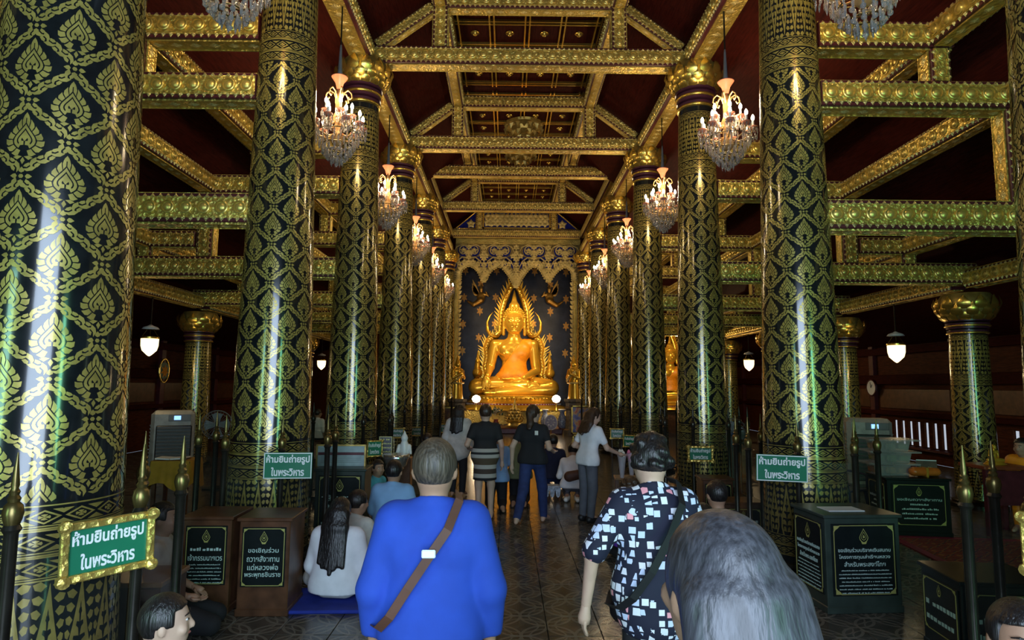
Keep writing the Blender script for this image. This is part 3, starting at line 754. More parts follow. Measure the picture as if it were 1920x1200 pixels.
HT = 7.575
for r in range(2, 7):
    up = 0.66 if r >= 4 else 0.0; y = ROWS[r]; e = 'each' if r in (2, 3, 4) else 'join'; nm = f'{ORD[r]} pair of nave columns'
    beam('tie_beam', f'long gilded tie beam with medallions across the nave above {nm}', (-2.68, y, HT + up), (2.68, y, HT + up), 0.32, 0.30, e, group='nave tie beams')
    beam('collar_beam', f'short gilded collar beam high under the coffers above {nm}', (-1.43, y, 8.60 + up), (1.43, y, 8.60 + up), 0.26, 0.26, e if r < 4 else 'join', group='nave collar beams')
    for s in (-1, 1):
        beam('queen_post', f'gilded upright post on {SIDE[s]} part of tie beam above {nm}', (s * 1.56, y, HT + up + 0.17), (s * 1.56, y, 8.72 + up), 0.24, 0.24, 'each' if r < 4 else 'join', group='queen posts', cat='post')
        if r < 6: beam('slanting_strut', f'gilded slanting strut rising from {SIDE[s]} end of tie beam above {nm}', (s * 2.66, y, HT + up + 0.2), (s * 1.70, y, 8.50 + up), 0.20, 0.17, None, group='slanting struts', cat='strut')
for r in range(0, 6):
    y0, y1 = ROWS[r] + 0.0, ROWS[r + 1]
    if r == 0: y0 = 2.0
    for s in (-1, 1):
        nm = f'{SIDE[s]} nave columns, {ORD[r]} to {ORD[r + 1]}'
        beam('wall_plate', f'gilded lengthwise beam on top of {nm}', (s * W, y0 + 0.002, HT), (s * W, y1 - 0.002, HT), 0.42, 0.30, 'join', group='lengthwise nave beams')
        if r >= 4: beam('upper_plate', f'upper gilded lengthwise beam above {nm}', (s * W, y0 + 0.002, HT + 0.66), (s * W, y1 - 0.002, HT + 0.66), 0.40, 0.28, 'join', group='upper lengthwise beams')
        if r >= 1:
            up = 0.66 if r >= 4 else 0
            beam('queen_purlin', f'gilded lengthwise purlin beside the coffers, {SIDE[s]} side, {ORD[r]} to {ORD[r + 1]} columns', (s * 1.56, y0 + 0.14, 8.60 + up), (s * 1.56, y1 - 0.14, 8.60 + up), 0.24, 0.24, 'join', group='queen purlins')
        for key, X, Z in (('highest', 4.60, 5.96), ('upper', 5.43, 5.25), ('lower', 6.42, 4.30), ('outermost', XO, 3.74)):
            beam('aisle_purlin', f'{key} gilded lengthwise beam of {SIDE[s]} aisle between {ORD[r]} and {ORD[r + 1]} columns', (s * X, y0 + 0.152, Z), (s * X, y1 - 0.152, Z), 0.26, 0.27, 'join', group='lengthwise aisle beams')
for r in range(1, 6):
    y = ROWS[r]; e = 'each' if r < 3 else 'join'
    for s in (-1, 1):
        nm = f'{SIDE[s]} aisle at {ORD[r]} nave column'
        c = s * (W + 0.30)
        beam('cross_beam', f'lowest and longest gilded cross beam of {nm}', (c, y, 3.84), (s * (XO + 0.15), y, 3.84), 0.30, 0.32, e, group='aisle cross beams')
        beam('cross_beam', f'middle gilded cross beam of {nm}', (c, y, 5.25), (s * 5.58, y, 5.25), 0.30, 0.30, e, group='aisle cross beams')
        beam('cross_beam', f'highest gilded cross beam of {nm}', (c, y, 5.96), (s * 4.75, y, 5.96), 0.30, 0.30, e, group='aisle cross beams')
        beam('cross_beam', f'short outer gilded cross beam of {nm}', (s * 5.58, y, 4.30), (s * 6.56, y, 4.30), 0.28, 0.26, e, group='aisle cross beams')
        beam('beam_post', f'taller gilded post between cross beams of {nm}', (s * 5.43, y, 4.01), (s * 5.43, y, 5.10), 0.24, 0.24, e, group='aisle posts', cat='post')
        beam('beam_post', f'upper short gilded post of {nm}', (s * 4.60, y, 5.41), (s * 4.60, y, 5.81), 0.24, 0.22, e, group='aisle posts', cat='post')
        beam('beam_post', f'outer stub gilded post of {nm}', (s * 6.42, y, 4.01), (s * 6.42, y, 4.17), 0.22, 0.22, 'join', group='aisle posts', cat='post')

# ================================================================== ALTAR AND STATUES
YS = 27.8
SEAT = at(963, 742, YS)
def buddha_geo(vox):
    f = Field((-2.3, -1.5, -0.2), (2.3, 1.0, 5.0), vox); k = 0.10
    f.ell((0, .15, .62), (.86, .58, .55), k); f.ell((0, .12, 1.25), (.54, .42, .6), 0.2); f.ell((0, .1, 1.95), (.70, .46, .58), 0.15)
    f.cone((-.66, .1, 2.24), (.66, .1, 2.24), .25, .25, 0.12); f.cone((0, .08, 2.35), (0, .06, 2.6), .42, .25, .15); f.ell((-.34, -.2, 2.0), (.34, .24, .3), 0.12); f.ell((.34, -.2, 2.0), (.34, .24, .3), 0.12)
    f.cone((0, .06, 2.45), (0, 0, 2.9), .27, .25, 0.1)
    f.ell((0, -.04, 3.22), (.42, .44, .53), 0.05); f.ell((0, -.1, 2.9), (.27, .3, .2), 0.1)
    f.cone((0, -.42, 3.32), (0, -.53, 3.10), .04, .085, 0.05)
    for s in (-1, 1):
        f.cone((s * .10, -.46, 3.40), (s * .32, -.36, 3.42), .03, .02, 0.03); f.ell((s * .18, -.43, 3.27), (.10, .05, .05), 0.02)
        f.cone((s * .45, .04, 3.42), (s * .47, .0, 2.72), .065, .075, 0.03)
        f.cone((0, -.47, 2.985), (s * .12, -.43, 3.0), .035, .02, 0.02)
        f.cone((s * .62, .1, .48), (s * 1.62, -.38, .38), .42, .34, k)
    f.cone((-1.64, -.42, .40), (.55, -.78, .52), .32, .19, 0.06); f.cone((.55, -.78, .52), (1.0, -.72, .50), .15, .10, 0.05)
    f.cone((1.64, -.42, .34), (-.75, -.98, .17), .32, .17, 0.06); f.cone((-.75, -.98, .17), (-1.2, -.95, .15), .14, .10, 0.05)
    f.cone((-.84, .1, 2.24), (-1.04, .02, 1.25), .24, .19, 0.07); f.cone((-1.04, .02, 1.25), (-1.15, -.62, .86), .19, .13, 0.06)
    f.ell((-1.2, -.80, .66), (.17, .14, .22), 0.06)
    for q in range(4):
        x = -1.33 + q * .085; f.cone((x, -.88, .60), (x - .01, -.97, .20 + .03 * (q == 0)), .045, .03, 0.02)
    f.cone((-1.08, -.86, .72), (-.99, -.93, .48), .045, .032, 0.02)
    f.cone((.84, .1, 2.24), (.98, .12, 1.1), .24, .19, 0.07); f.cone((.98, .12, 1.1), (.42, -.66, .78), .19, .13, 0.06); f.ell((.12, -.82, .74), (.30, .17, .09), 0.06)
    for q in range(4): f.cone((-.05, -.72 - q * .075, .76), (-.50, -.74 - q * .075, .74), .045, .03, 0.015)
    return f.mesh()
def buddha_robe(vox):
    f = Field((-1.4, -1.0, 0.3), (1.5, 0.9, 2.8), vox); k = 0.15
    f.ell((0, .15, .67), (.89, .61, .56), k); f.ell((0, .12, 1.25), (.58, .46, .6), 0.2); f.ell((0, .1, 1.95), (.74, .50, .62), 0.15); f.cone((0, .1, 2.24), (.66, .1, 2.24), .285, .285, 0.12); f.cone((0, .08, 2.35), (0, .06, 2.5), .45, .3, .15)
    f.ell((.34, -.2, 2.0), (.38, .28, .34), 0.12)
    f.clip((-0.80, 0, 0.60), (-0.42, 0, 1.42)); f.clip((1, 0, 0), (.80, 0, 0)); f.clip((0, 0, -1), (0, 0, .55))
    return f.mesh()
def spiral_hair():
    f = Field((-.8, -.8, 2.9), (.8, .8, 5.0), 0.03)
    f.ell((0, .06, 3.46), (.47, .48, .50), 0.02); f.clip((0, -0.9, -0.62), (0, -.20, 3.50))
    f.ell((0, .08, 3.98), (.24, .24, .22), 0.08); f.cone((0, .08, 4.15), (0, .08, 4.72), .14, .02, 0.05)
    V, Fc = f.mesh(); parts = [(V, Fc)]
    for j in range(7):                                        # snail curls
        ph = 0.1 + j * 0.19; n = max(5, int(26 * math.cos(ph)))
        for i in range(n):
            a = 2 * PI * i / n + j * .3; x, y, z = .475 * math.cos(ph) * math.cos(a), .06 + .485 * math.cos(ph) * math.sin(a), 3.46 + .505 * math.sin(ph)
            if -0.9 * (y + .20) - 0.62 * (z - 3.50) > -0.02: continue
            parts.append(lathe([(.035, -.03), (.045, 0), (.025, .03)], 6, (x, y, z)))
    return join(parts)
BUD = mesh_of(buddha_geo(0.032), 'gold_statue', True, key='buddha_body'); ROBE = mesh_of(buddha_robe(0.04), 'robe_orange', True, key='buddha_robe'); BH = mesh_of(spiral_hair(), 'gold_statue', True, key='buddha_hair')
ARCH = [(1.32, .55), (1.24, .9), (1.30, 1.3), (1.22, 1.75), (1.28, 2.15), (1.14, 2.5), (.82, 2.66), (.62, 2.86), (.60, 3.3), (.56, 3.8), (.44, 4.25), (.26, 4.75), (0, 5.2)]
HORN = [(.80, 2.62), (1.05, 2.70), (1.2, 2.95), (1.22, 3.3), (1.10, 3.6), (.95, 3.78)]
def arch_geo():
    P = []; T = []
    for s in (-1, 1):
        for path, r0, r1 in ((ARCH, .16, .13), (HORN, .20, .015)):
            pts = [(s * x, .55, z) for x, z in path]; n = len(pts)
            P.append(tube(pts, [r0 + (r1 - r0) * i / (n - 1) for i in range(n)], 8, 0.6))
        fine = []
        for (x0, z0), (x1, z1) in zip(ARCH[:-1], ARCH[1:]):
            for q in range(3): fine.append((x0 + (x1 - x0) * q / 3, z0 + (z1 - z0) * q / 3))
        for i in range(1, len(fine)):
            (xa, za), (xb, zb) = fine[i - 1], fine[i]; dx, dz = xb - xa, zb - za; L = math.hypot(dx, dz); dx /= L; dz /= L; nx, nz = dz, -dx
            b = .10; e = .44
            tri = [(xa + nx * b, za + nz * b), (xb + nx * b, zb + nz * b), (xb + nx * e * .8 + dx * .16, zb + nz * e * .8 + dz * .16)]
            T.append(prism([(s * x, z) for x, z in tri], .16, off=.52)); 
            T.append(lathe([(.03, -.03), (.05, 0), (.03, .03)], 6, (s * xa, .47, za)))
    return join(P), join(T)
AG = arch_geo()
arch_me = mesh_of(AG[0], 'gold_statue', True, key='arch'); flame_me = mesh_of(AG[1], 'gold_statue', key='flames')
def statue(label, loc, sc, lit):
    t = thing('buddha_statue', label, 'statue', loc, 0, scale=sc)
    ob('body', BUD, None, t); ob('robe', ROBE, None, t, label='orange cloth robe over one shoulder'); ob('hair_curls', BH, None, t)
    a = ob('halo_arch', arch_me, None, t, label='flame-edged golden halo arch'); ob('flame_edge', flame_me, None, a, kind='stuff')
    base = ob('lotus_base', lathe([(1.75, .05), (1.9, .0), (1.96, -.06), (1.84, -.11), (1.92, -.16), (2.12, -.24), (2.02, -.30), (2.02, -.36), (2.2, -.42), (2.36, -.50), (2.40, -.58), (2.2, -.62)], 64, ell=(1, .62)), 'gold_statue', t, loc=(0, -.15, 0), smooth=40, key='lotus_base')
    for z, r, n, inv, mt in ((-.15, 1.90, 60, 1, 'gold_statue'), (-.42, 2.1, 66, -1, 'gold_statue')):
        pp = []
        for k in range(n):
            a_ = 2 * PI * k / n; g = petal_geo(.19, .15, .05); g = move(g, scale=(1, 1, inv))
            pp.append(move(g, (r * math.cos(a_), r * .62 * math.sin(a_), z), (0, 0, math.atan2(math.sin(a_) / .62, math.cos(a_)) - PI / 2)))
        ob('lotus_petals', join(pp), mt, base, key=f'lp{z}', kind='stuff')
    ob('jewelled_band', lathe([(2.0, -.30), (2.045, -.32), (2.045, -.36), (2.0, -.38)], 64, ell=(1, .62)), plain('band_red', (.25, .02, .06), .3), base, smooth=40, key='jband')
    pearls = [lathe([(.012, -.02), (.022, 0), (.012, .02)], 6, (2.06 * math.cos(2 * PI * k / 90), 2.06 * .62 * math.sin(2 * PI * k / 90), -.34)) for k in range(90)]
    ob('pearls', join(pearls), 'sign_white', base, key='pearls', kind='stuff')
    return t
statue('large golden seated Buddha under a flame arch on the main altar', SEAT, 1.0, True)
side_b = statue('smaller golden seated Buddha glimpsed behind the right nave columns', at(1258, 752, 24.6), 0.54, True)
ob('pedestal', boxg((0, 0, -1.6), (4.6, 2.8, 1.95), .05), 'box_wood', side_b)
point('side_shrine_lamp', side_b.location + Vector((-.3, -2.4, 2.2)), 130, WARM)  # added fill light without a fixture, brightens the smaller statue

# guardian birds with flame crests at the foot of the arch
for s, nm in ((-1, 'left'), (1, 'right')):
    f = Field((-.5, -.5, -.1), (.5, .5, 1.5), .03)
    f.ell((0, 0, .38), (.24, .3, .26), .06); f.cone((0, -.15, .5), (0, -.3, .85), .12, .09, .06); f.ell((0, -.32, .92), (.1, .15, .1), .03); f.cone((0, -.42, .92), (0, -.55, .84), .05, .01, .02)
    f.cone((0, .2, .5), (0, .1, 1.4), .2, .02, .05); f.cone((-.12, 0, .2), (-.12, -.02, -.05), .05, .04, .03); f.cone((.12, 0, .2), (.12, -.02, -.05), .05, .04, .03)
    t = thing('guardian_bird', f'small golden flame-crested bird beside the {nm} knee of the large Buddha', 'statue', SEAT + Vector((s * 1.62, .55, .62)), 0, 'guardian birds')
    ob('body', f.mesh(), 'gold_statue', t, smooth=True); ob('perch', lathe([(.3, -.62), (.28, -.4), (.2, -.3), (.26, -.1), (.2, -.02)], 16), 'gold_statue', t, smooth=40)
    cr = [prism([(-.10 + .05 * q, 1.0 + .1 * q), (.0 + .05 * q, 1.0 + .1 * q), (.02, 1.25 + .1 * q)], .05, off=.1) for q in range(3)]
    ob('crest', join(cr), 'gold_statue', t)

# attendants on pedestals at either side
def attendant(s, px, py):
    p = at(px, py, 24.45); nm = 'left' if s < 0 else 'right'
    t = thing('attendant_statue', f'golden attendant figure with joined hands standing {nm} of the main altar', 'statue', p, 0, 'attendant figures', scale=.80)
    f = Field((-.6, -.7, -.05), (.6, .5, 2.2), .028)
    f.cone((0, 0, .05), (0, 0, .75), .30, .24, .08, (1, 1.25, 1)); f.cone((0, 0, .8), (0, 0, 1.3), .2, .26, .1, (1, 1.3, 1)); f.cone((-.2, 0, 1.36), (.2, 0, 1.36), .1, .1, .08)
    for q in (-1, 1):
        f.cone((q * .27, 0, 1.36), (q * .33, -.08, 1.02), .09, .075, .05); f.cone((q * .33, -.08, 1.02), (q * .05, -.34, 1.2), .07, .05, .03); f.cone((q * .03, -.34, 1.16), (q * .015, -.36, 1.40), .04, .02, .02)
        f.cone((q * .14, .02, 1.68), (q * .145, 0, 1.5), .03, .03, .02)
    f.cone((0, 0, 1.4), (0, 0, 1.55), .09, .08, .04); f.ell((0, -.02, 1.66), (.135, .15, .18), .03); f.cone((0, -.15, 1.68), (0, -.18, 1.62), .02, .03, .02)
    f.cone((0, 0, 1.8), (0, 0, 2.15), .11, .01, .04)
    ob('body', f.mesh(), 'gold_statue', t, smooth=True)
    sash = [tube([(-.28, -.2, .85), (0, -.29, 1.1), (.22, -.2, 1.36)], .05, 6), tube([(-.3, -.1, .78), (0, -.28, .76), (.3, -.1, .78)], .05, 6)]
    ob('sash', join(sash), 'gold_fine', t, smooth=True)
    z = -p.z / .80
    ob('pedestal', lathe([(.50, z), (.50, z + .25), (.42, z + .3), (.36, -.55), (.46, -.45), (.40, -.35), (.40, -.2), (.48, -.12), (.48, 0)], 8), plain('pedestal_stone', (.16, .13, .09), .5, bump=.3, noise=.3), t)
    t.rotation_euler.z = -s * .7
attendant(-1, 857, 748); attendant(1, 1076, 748)

# black shrine wall with gold sprigs and two flying figures
shrine = struct('wall_shrine', boxg((0, 29.75, 3.95), (6.0, .2, 7.9)), plain('shrine_black', (.016, .017, .027), .33, noise=.5, scale=2.2, bump=.25))
def sprig_geo():
    P = []
    for k in range(6):
        a = PI / 2 + k * PI / 3
        for r, w in ((.16, .075), (.27, .05)):
            c = (r * math.cos(a) * .75, r * math.sin(a)); P.append(prism([(c[0] + w * math.cos(q), c[1] + w * 1.2 * math.sin(q)) for q in np.linspace(0, 2 * PI, 8)[:-1]], .03))
    P.append(prism([(.07 * math.cos(q), .07 * math.sin(q)) for q in np.linspace(0, 2 * PI, 9)[:-1]], .04)); P.append(prism([(-.03, -.3), (.03, -.3), (0, -.42)], .03))
    return join(P)
SPR = mesh_of(sprig_geo(), plain('sprig_gold', (.55, .26, .05), .35, .7, bump=.1), key='sprig')
for zx, zy in [(230, 275), (415, 275), (640, 280), (825, 285), (320, 355), (733, 360), (222, 435), (408, 435), (635, 440), (825, 445), (315, 515), (733, 518), (215, 593), (403, 592), (632, 592), (825, 605), (308, 672), (728, 672), (212, 750), (820, 765)]:
    p = at(800 + zx * .3166, 420 + zy * .3166, 29.63); ob('gold_sprig', SPR, None, shrine, loc=p, scale=.62)
for s, px, py in ((-1, 902, 555), (1, 1030, 556)):
    p = at(px, py, 29.34)
    t = thing('flying_figure_relief', f'gold relief of a winged flying figure, {SIDE[s]} of the halo arch', 'relief', p, 0, 'flying figures on the black wall')
    f = Field((-1, -.15, -.8), (1, .25, .9), .03)
    f.ell((0, 0, -.05), (.2, .09, .26), .05); f.ell((-s * -.0, 0, .32), (.1, .09, .13), .04); f.cone((0, 0, .4), (0, .02, .62), .07, .01, .03)
    f.cone((0, 0, -.2), (s * .35, .02, -.42), .15, .1, .05); f.cone((s * .35, .02, -.42), (s * .62, .02, -.25), .09, .05, .04); f.cone((-s * .12, 0, .12), (-s * .34, -.03, .0), .06, .04, .04); f.cone((-s * .34, -.03, 0), (-s * .22, -.05, .22), .04, .03, .03)
    ob('body', f.mesh(), plain('relief_gold', (.60, .33, .07), .32, .75, bump=.15), t, smooth=True)
    wing = []
    for q in range(6):
        a = .95 - q * .16; L = 1.0 - q * .11; c, sn = math.cos(a), math.sin(a)
        wing.append(prism([(s * -1 * (-.05), .05), (s * (c * L * .5 - .07), sn * L * .55 + .05), (s * c * L * .72, sn * L), (s * (c * L * .5 + .08), sn * L * .5 - .02)], .04, off=.1))
    ob('wing', join(wing), 'relief_gold', t)

def fpetal(w, h, b): return move(petal_geo(w, h, b), scale=(1, -1, 1))
# carved valance and gilded frame
YV = 26.70
def vx(zx): return at(840 + zx * .1354, 470, YV).x
def vz(zy): return at(963, 380 + zy * .1354, YV).z
val = thing('carved_valance', 'gold filigree valance with blue glass inlay hanging above the large Buddha', 'valance', (0, YV, 0))
up_ = [(110, 500), (1830, 500)]
low = [(1830, 1180), (1740, 1180), (1720, 960), (1680, 905), (1620, 875), (1560, 905), (1500, 950), (1460, 1000), (1420, 1070), (1390, 1105), (1355, 1060), (1320, 990), (1290, 930), (1240, 890), (1190, 872), (1130, 905), (1080, 960), (1030, 1030), (985, 1120), (945, 1185), (905, 1110), (860, 1025), (810, 955), (760, 905), (715, 875), (650, 905), (590, 950), (550, 1020), (525, 1075), (500, 1110), (470, 1060), (440, 985), (400, 925), (350, 890), (290, 870), (230, 900), (180, 955), (165, 1180), (80, 1180), (90, 900)]
poly = [(vx(a), vz(b)) for a, b in up_ + low]
ob('gilded_ground', prism(poly, .05), 'gold_ground', val)
bl = []
for c in (290, 715, 1190, 1620):
    for s in (-1, 1):
        for a, b, rx, rz in ((75, 672, .25, .27), (135, 800, .20, .15), (75, 830, .17, .14), (185, 850, .10, .22)):
            bl.append(prism([(vx(c + s * a) + rx * math.cos(q), vz(b) + rz * math.sin(q)) for q in np.linspace(0, 2 * PI, 11)[:-1]], .02, off=-.032))
ob('blue_inlay', join(bl), 'blue_glass', val, kind='stuff')
def inner_band(pts, w):
    T = []
    for (xa, za), (xb, zb) in zip(pts[:-1], pts[1:]):
        n = max(1, int(math.hypot(xb - xa, zb - za) / .09))
        for q in range(n):
            t = (q + .5) / n; x, z = xa + (xb - xa) * t, za + (zb - za) * t; ang = math.atan2(zb - za, xb - xa)
            T.append(move(fpetal(.15, w, .04), (x, -.03, z), (0, -ang + PI, 0))); T.append(move(fpetal(.13, .09, .04), (x, -.03, z), (0, -ang, 0)))
    return join(T)
lowp = [(vx(a), vz(b)) for a, b in low[:-1]]
ob('leaf_border', inner_band(lowp, .26), 'gold_fine', val, kind='stuff')
ob('top_band', join([boxg(((poly[0][0] + poly[1][0]) / 2, -.04, vz(535)), (poly[1][0] - poly[0][0], .05, .16)), boxg(((poly[0][0] + poly[1][0]) / 2, -.06, vz(572)), (poly[1][0] - poly[0][0], .05, .05))]), 'gold_carved', val)
SW = []
for c in (290, 715, 1190, 1620):
    for s in (-1, 1):
        cx, cz = vx(c + s * 75), vz(670)
        sp = [(cx + s * (.22 - .013 * q) * math.cos(2.4 - .62 * q), -.05, cz + (.24 - .013 * q) * math.sin(2.4 - .62 * q)) for q in range(13)]
        SW.append(tube(sp, [.035 - .0012 * q for q in range(13)], 6))
        SW.append(tube([(vx(c + s * 15), -.05, vz(600)), (vx(c + s * 90), -.05, vz(585)), (vx(c + s * 170), -.05, vz(620)), (vx(c + s * 195), -.05, vz(680))], [.03, .035, .03, .015], 6))
        SW.append(tube([(vx(c + s * 10), -.05, vz(770)), (vx(c + s * 90), -.05, vz(760)), (vx(c + s * 160), -.05, vz(815)), (vx(c + s * 215), -.05, vz(930))], [.03, .032, .03, .02], 6))
        for q, (a, b) in enumerate(((75, 670), (185, 740), (130, 850), (60, 830), (20, 700))):
            for e in range(5):
                ang = e * 2 * PI / 5; SW.append(move(fpetal(.13, .15, .05), (vx(c + s * a), -.04, vz(b)), (0, ang, 0)))
    for zy in (620, 690, 760, 830):
        for e in range(6): SW.append(move(fpetal(.12, .14, .05), (vx(c), -.04, vz(zy)), (0, e * PI / 3, 0)))
for c in (500, 945, 1390):
    for zy in (620, 700, 780, 860, 930, 1000, 1060) + ((1130,) if c == 945 else ()):
        for e in range(6): SW.append(move(fpetal(.12, .16, .05), (vx(c), -.04, vz(zy)), (0, e * PI / 3, 0)))
ob('filigree', join(SW), 'gold_fine', val, smooth=True, kind='stuff')
for s in (-1, 1):
    t = thing('shrine_pilaster', f'gilded leaf-edged pilaster framing the {SIDE[s]} side of the shrine', 'pilaster', (s * 2.62, YV + .05, 0), 0, 'shrine pilasters')
    ob('shaft', boxg((0, 0, 3.2), (.30, .25, 6.4), .02), 'gold_carved', t)
    ob('leaf_edge', join([move(fpetal(.2, .2, .05), (-s * .13, -.1, .4 + .2 * k), (0, -s * 1.0, 0)) for k in range(30)]), 'gold_fine', t, kind='stuff')
    ob('blue_inset', boxg((s * .05, -.13, 3.2), (.07, .02, 6.0)), 'blue_glass', t)
# gilded pediment over the valance
yp = ROWS[6] - .05
ped = thing('carved_gable', 'blue and gold carved gable panel under the rear coffers above the valance', 'panel', (0, yp, 8.8))
ob('blue_board', boxg((0, 0, 0), (2.9, .05, .75)), 'blue_glass', ped)
ob('frame', join([boxg((0, -.03, z), (2.9, .06, .07)) for z in (-.34, .34)] + [boxg((x, -.03, 0), (.07, .06, .75)) for x in (-1.4, 1.4)]), 'gold_smooth', ped)
gp = []
for i in range(13):
    for j in range(2):
        for e in range(5): gp.append(move(fpetal(.22, .20, .06), (-1.2 + i * .2, -.03, -.10 + j * .22), (0, e * 2 * PI / 5 + i, 0)))
ob('scroll_leaves', join(gp), 'gold_fine', ped, smooth=True, kind='stuff')
for s in (-1, 1):
    t = thing('gable_corner', f'triangular blue and gold corner panel on the {SIDE[s]} of the gable panel', 'panel', (s * 1.72, yp, 8.43), 0, 'gable corner panels')
    ob('blue_board', prism([(0, 0), (s * .85, 0), (0, .72)], .04), 'blue_glass', t)
    ob('frame', join([tube([(0, -.04, 0), (s * .85, -.04, 0), (0, -.04, .72)], .04, 6, closed=True)]), 'gold_smooth', t)
    ob('scroll_leaves', join([move(fpetal(.18, .2, .05), (s * .2, -.03, .2), (0, e * 2 * PI / 5, 0)) for e in range(5)]), 'gold_fine', t)

# altar steps and what stands on them
alt = thing('altar', 'stepped dark altar with gilded front below the large Buddha', 'altar', (0, 26.9, 0))
ob('upper_block', boxg((0, 1.2, .42), (4.4, 2.9, .84), .03), 'box_wood', alt); ob('lower_step', boxg((0, -1.25, .11), (3.7, 1.9, .22), .03), 'maroon', alt)
ob('gilded_front', join([boxg((0, -.26, .53), (4.3, .03, .55))] + [boxg((x, -.28, .53), (.06, .04, .6)) for x in np.linspace(-2, 2, 9)]), 'gold_carved', alt)
HB = .221
def altar_at(px, Y): return (at(px, 780, Y).x, Y, HB)
st = thing('gilded_shrine_tray', 'tall pointed carved gilded tray in the middle of the altar', 'tray', altar_at(965, 25.3), scale=.60)
ob('stand', lathe([(.62, 0), (.66, .08), (.5, .14), (.42, .3), (.58, .42), (.66, .48)], 12), 'gold_dull', st, smooth=30)
ob('cone', lathe([(.62, .48), (.5, .62), (.40, .85), (.27, 1.1), (.15, 1.35), (.07, 1.6), (.01, 1.95)], 14), 'gold_carved', st)
ob('leaf_tiers', join([move(petal_geo(.24, .26, .06), (r * math.cos(a), r * math.sin(a), z), (-.3, 0, a - PI / 2)) for r, z, n in ((.56, .5, 14), (.46, .68, 12), (.36, .86, 10), (.25, 1.05, 8)) for a in [2 * PI * k / n for k in range(n)]]), 'gold_dull', st, kind='stuff')
plain('leaf_green', (.03, .09, .025), .6, noise=.4); plain('petal_cream', (.62, .58, .42), .7, noise=.1)
def flower_vase(px, Y, label):
    t = thing('flower_vase', label, 'flowers', altar_at(px, Y), 0, 'altar flower vases', scale=.66)
    ob('vase', lathe([(.12, 0), (.18, .1), (.2, .25), (.12, .42), (.15, .5)], 16), plain('vase_red', (.22, .03, .02), .3), t, smooth=True)
    lv, bl = [], []
    rnd = random.Random(px)
    for k in range(60):
        a, e = rnd.uniform(0, 2 * PI), rnd.uniform(-.3, 1.4); r = rnd.uniform(.28, .42); p = (r * math.cos(a) * math.cos(e), r * math.sin(a) * math.cos(e), .78 + r * math.sin(e))
        if k % 2: lv.append(move(petal_geo(.10, .2, .03), p, (rnd.uniform(-1, 1), rnd.uniform(-1, 1), a)))
        else: bl.append(lathe([(.02, -.03), (.05, 0), (.045, .03), (.01, .05)], 7, p))
    ob('foliage', join(lv), 'leaf_green', t, kind='stuff'); ob('blossoms', join(bl), 'petal_cream', t, kind='stuff')
flower_vase(930, 25.0, 'round bunch of cream flowers left of the gilded tray on the altar'); flower_vase(1003, 25.0, 'round bunch of cream flowers right of the gilded tray on the altar')
def blue_vase(px, Y, label, sc=1.0):
    t = thing('porcelain_vase', label, 'vase', altar_at(px, Y), 0, 'blue porcelain vases', scale=sc * .62)
    t0 = NT('porcelain_' + str(px)); t0.set(rough=.15); v = t0.coord('Object'); nz = t0.n('ShaderNodeTexNoise'); nz.inputs['Scale'].default_value = 9; nz.inputs['Detail'].default_value = 5; t0.l(v, nz.inputs['Vector'])
    t0.l(t0.ramp(nz.outputs['Fac'], [(.42, (.5, .55, .65)), (.5, (.05, .10, .28)), (.6, (.35, .42, .55))]), t0.b.inputs['Base Color'])
    b = ob('vase', lathe([(.2, 0), (.26, .1), (.30, .45), (.22, .75), (.14, .9), (.16, 1.05), (.24, 1.15)], 20), t0.m, t, smooth=True)
    ob('rim', lathe([(.22, 1.13), (.26, 1.15), (.26, 1.18), (.22, 1.19)], 20), 'sign_white', t, smooth=True)
blue_vase(1054, 25.0, 'tall blue and white porcelain vase beside the round fan on the altar'); blue_vase(1022, 25.9, 'blue and white porcelain vase behind the round fan on the altar', .95)
tf = thing('ceremonial_fan', 'round pale lavender ceremonial fan on a short stand', 'fan', (at(1033, 790, 22.4).x, 22.4, 0), scale=.60)
ob('blade', prism([(.36 * math.cos(a) * (1 - .1 * math.sin(a)), 1.0 + .42 * math.sin(a)) for a in np.linspace(0, 2 * PI, 25)[:-1]], .03), plain('fan_cloth', (.40, .40, .55), .6, noise=.1), tf)
ob('rim', tube([(.37 * math.cos(a) * (1 - .1 * math.sin(a)), 0, 1.0 + .43 * math.sin(a)) for a in np.linspace(0, 2 * PI, 25)[:-1]], .022, 6, closed=True), 'sign_white', tf)
ob('embroidery', join([move(fpetal(.1, .14, .02), (.14 * math.cos(a), -.02, 1.0 + .16 * math.sin(a)), (0, -a + PI / 2, 0)) for a in np.linspace(0, 2 * PI, 9)[:-1]]), 'white_cloth', tf)
ob('handle', lathe([(.1, 0), (.1, .04), (.025, .06), (.025, .62)], 10), 'gold_smooth', tf, smooth=True)
def lamp_globe(px, py):
    p = at(px, py, 25.9); t = thing('globe_lamp', f"bright white globe lamp at the {'left' if px < 960 else 'right'} end of the lotus base", 'lamp', p, 0, 'globe lamps on the altar')
    ob('globe', lathe([(.02, -.16), (.13, -.11), (.18, 0), (.14, .10), (.03, .16)], 16), plain('glow_globe', (1, 1, 1), .4, emit=(1, .93, .8), estr=9, noise=0), t, smooth=True)
    ob('stand', lathe([(.12, -p.z + .84), (.03, -p.z + .9), (.03, -.18), (.08, -.15)], 10), 'gold_smooth', t, smooth=True)
    point('globe_light', (p.x, p.y - .35, p.z), 25, WARM, .12)
lamp_globe(893, 748); lamp_globe(1043, 748)
